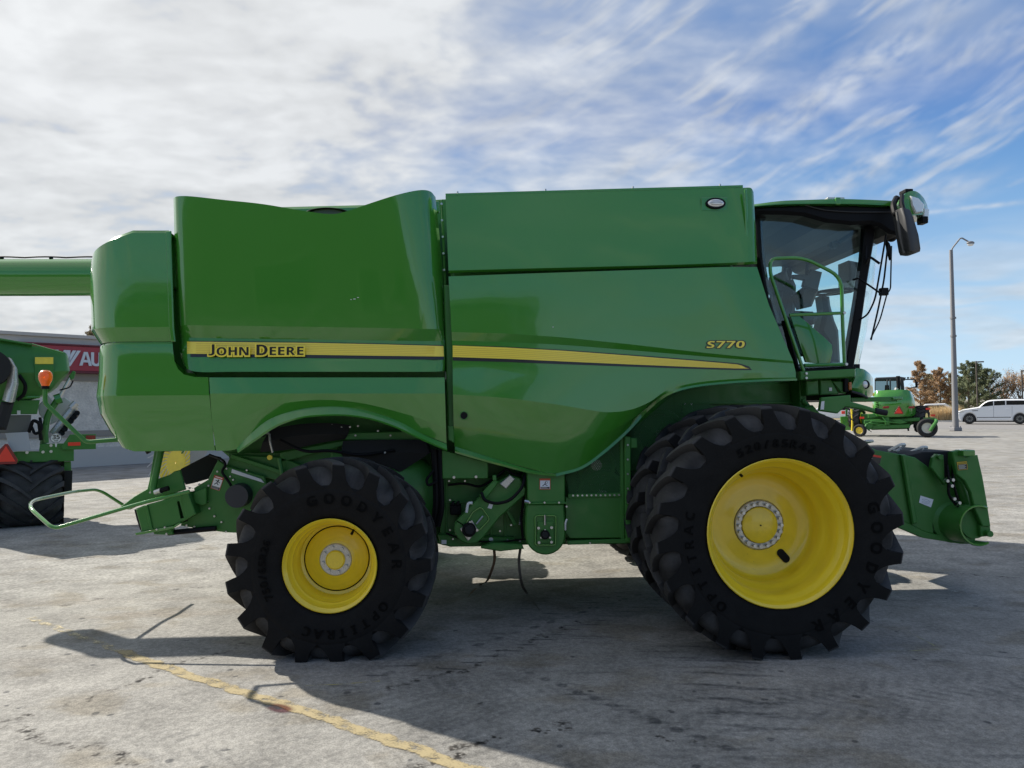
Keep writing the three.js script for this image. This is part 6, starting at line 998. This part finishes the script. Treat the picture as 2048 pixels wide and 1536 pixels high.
// ---------------------------------------------------------------- seeding cart at the left
{
  const fr = faceFrame(70, 1050), t = thing('seed_cart', 'green seeding cart with red triangle and silver duct by the shop', 'farm machine', fr.o);
  const P = (pts, w, th, b = 0.01) => plate(fr, pts, w, th, b), T = (ps, r, rad) => tube(fr, ps, r, rad);
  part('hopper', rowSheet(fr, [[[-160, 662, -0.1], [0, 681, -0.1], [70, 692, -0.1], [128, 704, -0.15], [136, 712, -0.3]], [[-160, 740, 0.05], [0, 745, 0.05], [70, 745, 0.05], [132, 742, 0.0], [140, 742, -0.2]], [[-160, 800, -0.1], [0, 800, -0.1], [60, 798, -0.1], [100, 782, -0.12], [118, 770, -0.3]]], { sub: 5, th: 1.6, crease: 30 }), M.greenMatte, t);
  part('hopper_lid', P([[-160, 656], [0, 676], [64, 687], [64, 691], [0, 681], [-160, 663]], 0.0, 1.4), M.greenMatte, t);
  part('hopper_seam', merge([T([[64, 688, 0.0], [126, 706, -0.05]], 0.012), T([[0, 796, 0.02], [80, 794, 0.02]], 0.02)]), M.green, t);
  part('badge', P([[68, 713], [108, 714], [107, 768], [98, 776], [78, 774], [70, 760]], 0.06, 0.02, 0.004), M.greenMatte, t);
  part('yellow_plate', P(rect(70, 714.5, 106.5, 728), 0.07, 0.015, 0.003), M.yellow, t);
  part('lower_hopper', P([[-160, 802], [80, 800], [74, 828], [-160, 830]], -0.05, 1.2), M.greenMatte, t);
  part('label', P(rect(34, 821, 41, 829), -0.04, 0.005, 0), M.white, t);
  part('fan_housing', (() => { const g = disc(fr, -22, 735, 0.5, 0.3, 0.4, 32); return g; })(), M.blackMatte, t);
  part('duct', rowSheet(fr, [[[6, 716, 0.35], [12, 714, 0.45], [18, 715, 0.5], [24, 718, 0.45]], [[16, 735, 0.35], [24, 732, 0.47], [31, 734, 0.5], [35, 738, 0.4]], [[14, 765, 0.35], [22, 765, 0.47], [31, 767, 0.5], [37, 768, 0.4]], [[4, 800, 0.35], [12, 803, 0.47], [22, 805, 0.5], [30, 803, 0.4]]], { sub: 4, th: 0.12, crease: 60 }), M.zinc, t);
  part('lower_duct', P([[2, 803], [28, 805], [12, 860], [-14, 860]], 0.42, 0.3, 0.05), M.blackMatte, t);
  part('tool_box', P([[-160, 832], [62, 830], [60, 866], [-160, 866]], -0.1, 0.5), new THREE.MeshStandardMaterial({ name: 'grey_steel', color: rgb(0.16, 0.16, 0.15), roughness: 0.7 }), t);
  part('sheet_cover', P([[10, 866], [56, 864], [62, 901], [22, 903]], 0.16, 0.02, 0.003), new THREE.MeshStandardMaterial({ name: 'pale_sheet', color: rgb(0.4, 0.42, 0.46), roughness: 0.5 }), t);
  part('rear_beam', P([[-160, 904], [30, 904], [34, 903], [78, 903], [80, 888], [140, 887], [148, 900], [148, 922], [30, 926], [-160, 930]], 0.0, 0.22), M.greenMatte, t);
  part('side_bracket', P([[123, 893], [140, 869], [192, 868], [192, 898], [124, 900]], 0.05, 0.05, 0.008), M.greenMatte, t);
  part('red_reflector', P([[136, 885], [161, 884], [161, 891], [136, 892]], 0.065, 0.012, 0.003), M.redSign, t);
  part('tail_lamp', P(rect(172, 871, 191, 880), 0.07, 0.03, 0.004), M.darkRed, t);
  const tri = part('triangle_border', P([[10, 888], [16, 888], [36, 920], [33, 928], [-22, 929], [-24, 922]], 0.25, 0.012, 0.003), M.darkRed, t);
  part('triangle_sign', P([[12, 892], [31, 923], [-10, 924]], 0.258, 0.006, 0.001), M.redSign, tri);
  const dial = part('speed_disc', disc(fr, 112, 876, 0.3, 0.088, 0.01, 32), M.white, t);
  { const s = text('35', 0.075, 0.004), b = s.boundingBox; s.translate(-b.max.x / 2, -0.02, 0.302); const p = fr.at(112, 876, 0.3).sub(fr.o); s.translate(p.dot(fr.u), p.y, 0); s.applyMatrix4(fr.m); part('speed_number', s, M.film, dial); const u = text('mph', 0.02, 0.004), c = u.boundingBox; u.translate(-c.max.x / 2 + p.dot(fr.u), p.y - 0.055, 0.302); u.applyMatrix4(fr.m); part('speed_unit', u, M.film, dial); const rg = new THREE.TorusGeometry(0.082, 0.004, 6, 32); rg.translate(p.dot(fr.u), p.y, 0.304); rg.applyMatrix4(fr.m); part('disc_rim', rg, M.grey, dial); }
  part('disc_stalk', P([[109, 884], [115, 884], [113, 894], [111, 894]], 0.29, 0.01, 0.002), M.white, t);
  for (const [x, y] of [[102, 891], [86, 904], [102, 903], [54, 905]]) part('bolt', disc(fr, x, y, 0.02, 0.025, 0.02, 10), M.steel, t);
  part('beam_lower', P([[76, 926], [142, 923], [143, 941], [80, 944]], -0.1, 0.3), M.greenMatte, t);
  part('mudflap', P([[41, 946], [145, 941], [144, 981], [110, 1000], [41, 999]], -0.05, 0.02, 0.004), M.blackMatte, t);
  part('mast', merge([T([[86, 890, -0.2], [95, 830, -0.2], [118, 795, -0.2]], 0.055, 0.1), T([[93, 886, -0.1], [90, 850, -0.1]], 0.04)]), M.greenMatte, t);
  part('ram_rod', T([[118, 796, -0.18], [142, 753, -0.18]], 0.03), M.steel, t);
  part('ram_head', P([[138, 752], [146, 741], [152, 744], [148, 757], [142, 760]], -0.12, 0.1), M.greenMatte, t);
  part('ram_clamp', T([[110, 800, -0.15], [122, 796, -0.15]], 0.09), M.green, t);
  part('meter_roller', merge([T([[106, 868, -0.3], [150, 812, -0.3]], 0.07), T([[142, 816, -0.25], [152, 806, -0.25]], 0.06)]), M.zinc, t);
  part('meter_plate', merge([P([[76, 812], [96, 790], [112, 808], [98, 850], [78, 828]], -0.35, 0.1), P([[112, 800], [130, 795], [146, 806], [120, 840], [100, 850]], -0.4, 0.1)]), new THREE.MeshStandardMaterial({ name: 'white_plastic', color: rgb(0.6, 0.6, 0.58), roughness: 0.5 }), t);
  for (let i = 0; i < 6; i++) part('seed_tube', T([[110 + i * 8, 872 - i * 8, -0.5], [124 + i * 6, 866 - i * 8, -0.2]], 0.05), M.black, t);
  pieces('hose_tangle', ([T([[58, 864, 0], [66, 840, 0.05], [78, 845, 0.05], [82, 880, 0]], 0.03, 0.1), T([[62, 850, 0], [70, 870, 0.05], [84, 860, 0.05], [80, 835, 0]], 0.025, 0.1), T([[38, 750, 0.1], [52, 770, 0.12], [48, 790, 0.1], [34, 800, 0.1]], 0.03, 0.1), T([[120, 780, -0.1], [140, 775, 0], [146, 762, -0.05]], 0.012, 0.1)]), M.black, t);
  part('axle', P([[-60, 928], [70, 925], [60, 960], [-60, 960]], -0.3, 0.4), M.greenMatte, t);
  for (const [px, w] of [[62, -0.35], [-75, -0.35]]) {              // wheels seen from behind: axis across the view
    const c = fr.at(px, 990, w), wh = sub('wheel', c, t), R = 0.72, g = tyreGeo(R, 0.98, 0.38, 15, 0.05, c.y - fr.o.y, -1, 0.07); g.rotateY(Math.PI / 2); g.applyMatrix4(fr.m.clone().setPosition(c)); part('tyre', g, M.rubber, wh);
    const r2 = new THREE.CylinderGeometry(0.385, 0.385, 0.7, 32); r2.rotateZ(Math.PI / 2); r2.applyMatrix4(fr.m.clone().setPosition(c)); part('rim', r2, M.yellow, wh);
  }
}
// ---------------------------------------------------------------- hay rake wheel glimpsed under the tail
{
  const fr = faceFrame(335, 985), t = thing('hay_rake', 'yellow rake wheel with wire tines under the combine tail', 'rake', fr.o), c = fr.at(350, 925, 0), m = fr.m.clone().setPosition(c);
  const ring = (r0, r1, z0, z1) => { const g = new THREE.LatheGeometry([[r0, z0], [r1, z0], [r1, z1], [r0, z1], [r0, z0]].map(([a, b]) => new THREE.Vector2(a, b)), 40); g.rotateX(Math.PI / 2); g.rotateY(0.75); g.applyMatrix4(m); return toCreasedNormals(g, 0.5); };
  part('wheel_disc', ring(0.02, 0.56, -0.015, 0.015), M.yellow, t); part('wheel_rim', ring(0.56, 0.6, -0.03, 0.03), M.zinc, t);
  const tine = []; for (let i = 0; i < 26; i++) { const a = i / 26 * 2 * Math.PI, q = (r, aa, z) => V3(Math.cos(aa) * r, Math.sin(aa) * r, z).applyEuler(new THREE.Euler(0, 0.75, 0)).applyMatrix4(m); tine.push(sweep([q(0.3, a - 0.25, 0.04), q(0.6, a, 0.04), q(0.86, a + 0.3, 0.05)], 0.007, 5)); } part('tines', merge(tine), M.zinc, t);
  part('wind_guard', plate(fr, [[345, 888], [372, 880], [416, 900], [400, 930], [352, 966], [342, 962]], -0.3, 0.02, 0.004), new THREE.MeshStandardMaterial({ name: 'pale_grey_sheet', color: rgb(0.36, 0.35, 0.33), roughness: 0.7 }), t);
  part('frame_leg', tube(fr, [[335, 985, -0.2], [345, 930, -0.1], [380, 880, -0.2]], 0.04, 0.1), M.greenMatte, t);
}
// ---------------------------------------------------------------- grain wagon standing behind the combine: its shadow reaches past the feeder house
{
  const o = V3(2.3, 0, -6.5), t = thing('grain_wagon', 'tall green grain wagon parked close behind the combine', 'wagon', o), sh = new THREE.Shape();
  [[-0.45, 1.0], [0.45, 1.0], [1.0, 2.0], [1.0, 3.9], [-1.0, 3.9], [-1.0, 2.0]].forEach(([x, y], i) => i ? sh.lineTo(x, y) : sh.moveTo(x, y));
  const g = new THREE.ExtrudeGeometry(sh, { depth: 1.9, bevelSize: 0.03, bevelThickness: 0.03, bevelSegments: 1 }); g.translate(2.3, 0, -7.45); part('hopper', g, M.greenMatte, t);
  part('frame', boxG(2.3, 0.85, -6.5, 1.9, 0.18, 1.2, 0.02), M.greenMatte, t);
  for (const sx of [-0.8, 0.8]) for (const sz of [-0.85, 0.85]) { const c = V3(2.3 + sx, 0.45, -6.5 + sz), w = sub('wheel', c, t), ty = new THREE.TorusGeometry(0.33, 0.12, 12, 32); part('tyre', ty, carTyre, w, c); const r = new THREE.CylinderGeometry(0.24, 0.24, 0.14, 24); r.rotateX(Math.PI / 2); part('rim', r, M.yellow, w, c); }
  for (const sx of [-0.8, 0.8]) part('axle', boxG(2.3 + sx, 0.5, -6.5, 0.12, 0.12, 1.7, 0.02), M.greenMatte, t);
  for (const sx of [-0.8, 0.8]) part('strut', boxG(2.3 + sx * 0.7, 1.0, -6.5, 0.1, 0.5, 1.4, 0.02), M.greenMatte, t);
}
// ---------------------------------------------------------------- swather parked at the right
{
  const fr = faceFrame(1790, 873), t = thing('swather', 'green self propelled swather seen from behind with orange triangle', 'farm machine', fr.o);
  const P = (pts, w, th, b = 0.03) => plate(fr, pts, w, th, b), T = (ps, r, rad) => tube(fr, ps, r, rad);
  const bright = M.greenMatte;
  part('engine_hood', rowSheet(fr, [[[1746, 786, -0.3], [1752, 782, 0.3], [1780, 780, 0.45], [1815, 780, 0.4], [1824, 785, -0.2]], [[1745, 798, -0.1], [1752, 797, 0.6], [1785, 797, 0.75], [1820, 797, 0.6], [1829, 800, 0]], [[1744, 824, -0.1], [1750, 826, 0.5], [1785, 828, 0.7], [1818, 827, 0.55], [1832, 826, 0]], [[1748, 830, -0.1], [1752, 832, 0.4], [1785, 834, 0.55], [1816, 833, 0.4], [1828, 832, 0]]], { sub: 5, th: 1.6, crease: 40 }), M.green, t);
  part('hood_stripe', P([[1745, 786], [1756, 787], [1756, 790], [1745, 792]], 0.25, 0.5, 0.01), M.yellow, t);
  for (let i = 0; i < 4; i++) part('vent_slat', P([[1751, 805 + i * 3.4], [1757, 804 + i * 3.4], [1757, 805.6 + i * 3.4], [1751, 806.6 + i * 3.4]], 0.66, 0.04, 0), M.black, t);
  for (const x of [1772, 1823]) part('tail_lamp', P([[x - 6, 813], [x + 6, 812], [x + 6, 816.5], [x - 6, 817]], 0.74, 0.06, 0.01), M.darkRed, t);
  const tri = part('triangle_border', P([[1797, 812.5], [1799, 812.5], [1807, 826], [1806, 828], [1789, 828], [1788.5, 826]], 0.82, 0.02, 0.004), M.darkRed, t);
  part('triangle_sign', P([[1798, 814.5], [1805, 826.6], [1790.5, 826.6]], 0.835, 0.01, 0.002), M.redSign, tri);
  // cab with glass all round
  part('cab_roof', P([[1749, 757], [1752, 755], [1800, 753], [1812, 755], [1810, 760], [1749, 761]], -0.6, 1.5, 0.05), M.charcoal, t);
  part('cab_post', merge([P(rect(1749, 759, 1751, 781), -0.6, 0.1), P([[1800, 755], [1807, 757], [1809, 780], [1802, 780]], -0.55, 0.15), P(rect(1773, 759, 1775.5, 781), -0.55, 0.1), P(rect(1779, 759, 1782, 781), -0.55, 0.1), P(rect(1749, 759, 1751, 781), -1.95, 0.1), P(rect(1803, 759, 1806, 781), -1.95, 0.1)]), M.charcoal, t);
  part('cab_window', P([[1751, 760.5], [1802, 759.5], [1803, 780], [1751, 781]], -0.62, 0.01, 0), new THREE.MeshPhysicalMaterial({ name: 'grey_tinted_glass', color: rgb(0.5, 0.56, 0.56), roughness: 0.03, transmission: 1, thickness: 0 }), t);
  part('cab_seat', P([[1770, 770], [1778, 770], [1779, 783], [1769, 783]], -1.2, 0.4, 0.04), M.black, t);
  part('exhaust', T([[1796, 786, -0.3], [1797, 770, -0.3], [1796, 752, -0.3]], 0.11), M.black, t);
  part('exhaust_guard', T([[1792, 781, -0.25], [1794, 776, -0.25]], 0.12), M.zinc, t);
  part('mirror_bracket', merge([T([[1810, 759, -0.6], [1829, 759, -0.6], [1832, 763, -0.6], [1832, 774, -0.6], [1815, 777, -0.6]], 0.03, 0.1), T([[1816, 758, -0.6], [1816, 755, -0.6]], 0.03), P([[1814, 754], [1818, 754], [1818, 757], [1814, 757]], -0.55, 0.1)]), M.black, t);
  part('mirror', P([[1830, 763], [1835, 763], [1836, 775], [1831, 776]], -0.5, 0.1, 0.02), M.black, t);
  // rear frame and castors
  part('frame_beam', merge([P([[1728, 840], [1840, 835], [1840, 842], [1728, 848]], 0.2, 0.3), P([[1738, 851], [1820, 848], [1820, 856], [1738, 858]], 0.35, 0.35)]), bright, t);
  part('frame_plate', merge([P([[1768, 836], [1778, 832], [1780, 850], [1770, 850]], 0.5, 0.1), P([[1730, 848], [1745, 842], [1746, 852], [1738, 862], [1730, 856]], 0.5, 0.2), P([[1783, 840], [1800, 838], [1815, 845], [1800, 848]], 0.45, 0.06), P([[1735, 828], [1760, 826], [1768, 832], [1736, 836]], 0.4, 0.2)]), bright, t);
  part('under_body', P([[1722, 828], [1838, 828], [1838, 846], [1822, 850], [1818, 858], [1744, 860], [1724, 848]], -0.5, 1.4), M.greenMatte, t);
  part('side_box', P([[1680, 833], [1703, 832], [1704, 860], [1682, 861]], -0.4, 0.9, 0.03), M.green, t);
  part('box_lamp', P([[1683, 822], [1690, 822], [1690, 828], [1683, 828]], -0.4, 0.15, 0.01), M.redSign, t);
  part('box_post', P([[1691, 818], [1695, 818], [1695, 834], [1691, 834]], -0.45, 0.1, 0.01), M.greenMatte, t);
  for (const [x, y] of [[1724, 836], [1856, 818], [1866, 831]]) part('red_reflector', P(rect(x - 4.5, y - 2.2, x + 4.5, y + 1.6), 0.3, 0.04, 0.006), M.redSign, t);
  part('yellow_rim_edge', T([[1703, 818, -0.1], [1705, 845, -0.1], [1704, 862, -0.1]], 0.06, 0.2), M.yellow, t);
  for (const [px, py, w] of [[1714, 836, -0.75], [1843, 838, -0.75]]) { const c = fr.at(px, py, w), wh = sub('drive_wheel', c, t), g = tyreGeo(0.78, 0.62, 0.35, 16, 0.06, c.y - lotY(c.x, c.z), -1, 0.07); g.rotateY(Math.PI / 2 - 0.25); g.applyMatrix4(fr.m.clone().setPosition(c)); part('tyre', g, M.rubber, wh); const r = new THREE.CylinderGeometry(0.35, 0.35, 0.55, 28); r.rotateZ(Math.PI / 2); r.rotateY(-0.25); r.applyMatrix4(fr.m.clone().setPosition(c)); part('rim', r, M.yellow, wh); }
  const rimW = new THREE.MeshStandardMaterial({ name: 'cream_rim', color: rgb(0.55, 0.53, 0.45), roughness: 0.5 });
  for (const [px, py, r, mat, turn, w] of [[1720, 865, 0.36, M.yellow, -0.35, 0.7], [1854.5, 861, 0.53, rimW, 0.1, 0.9]]) {
    const c = fr.at(px, py, w); const gy = lotY(c.x, c.z); c.y = gy + r; const wh = sub('castor_wheel', c, t), pr = [[r * 0.55, -0.1], [r * 0.8, -0.14], [r * 0.97, -0.11], [r, 0], [r * 0.97, 0.11], [r * 0.8, 0.14], [r * 0.55, 0.1]].map(([a, b]) => new THREE.Vector2(a, b)), g = new THREE.LatheGeometry(pr, 36), mm = fr.m.clone().setPosition(c); g.rotateX(Math.PI / 2); g.rotateY(turn); g.applyMatrix4(mm); part('tyre', g, carTyre, wh);
    const d = new THREE.LatheGeometry([[r * 0.58, 0.1], [r * 0.55, 0.06], [r * 0.3, 0.03], [r * 0.2, 0.07], [0.001, 0.07]].map(([a, b]) => new THREE.Vector2(a, b)), 28); d.rotateX(Math.PI / 2); d.rotateY(turn); d.applyMatrix4(mm); part('rim', d, mat, wh);
  }
  part('castor_arm', T([[1860, 862, 1.1], [1868, 850, 1.1], [1874, 842, 1.0], [1868, 838, 0.6], [1848, 838, 0.3]], 0.09, 0.15), bright, t);
  part('castor_fork', merge([T([[1733, 850, 0.5], [1728, 858, 0.6], [1722, 865, 0.72]], 0.07, 0.1)]), bright, t);
  part('tie_rods', merge([T([[1740, 842, 0.6], [1766, 843, 0.6], [1800, 846, 0.6]], 0.035), T([[1736, 846, 0.62], [1770, 850, 0.62]], 0.03), T([[1765, 834, 0.55], [1776, 846, 0.6]], 0.04)]), bright, t);
  part('hanging_hose', merge([T([[1816, 856, 0.2], [1817, 862, 0.2]], 0.05), T([[1738, 860, 0.3], [1743, 864, 0.4]], 0.02)]), M.black, t);
}
renderer.render(scene, camera);
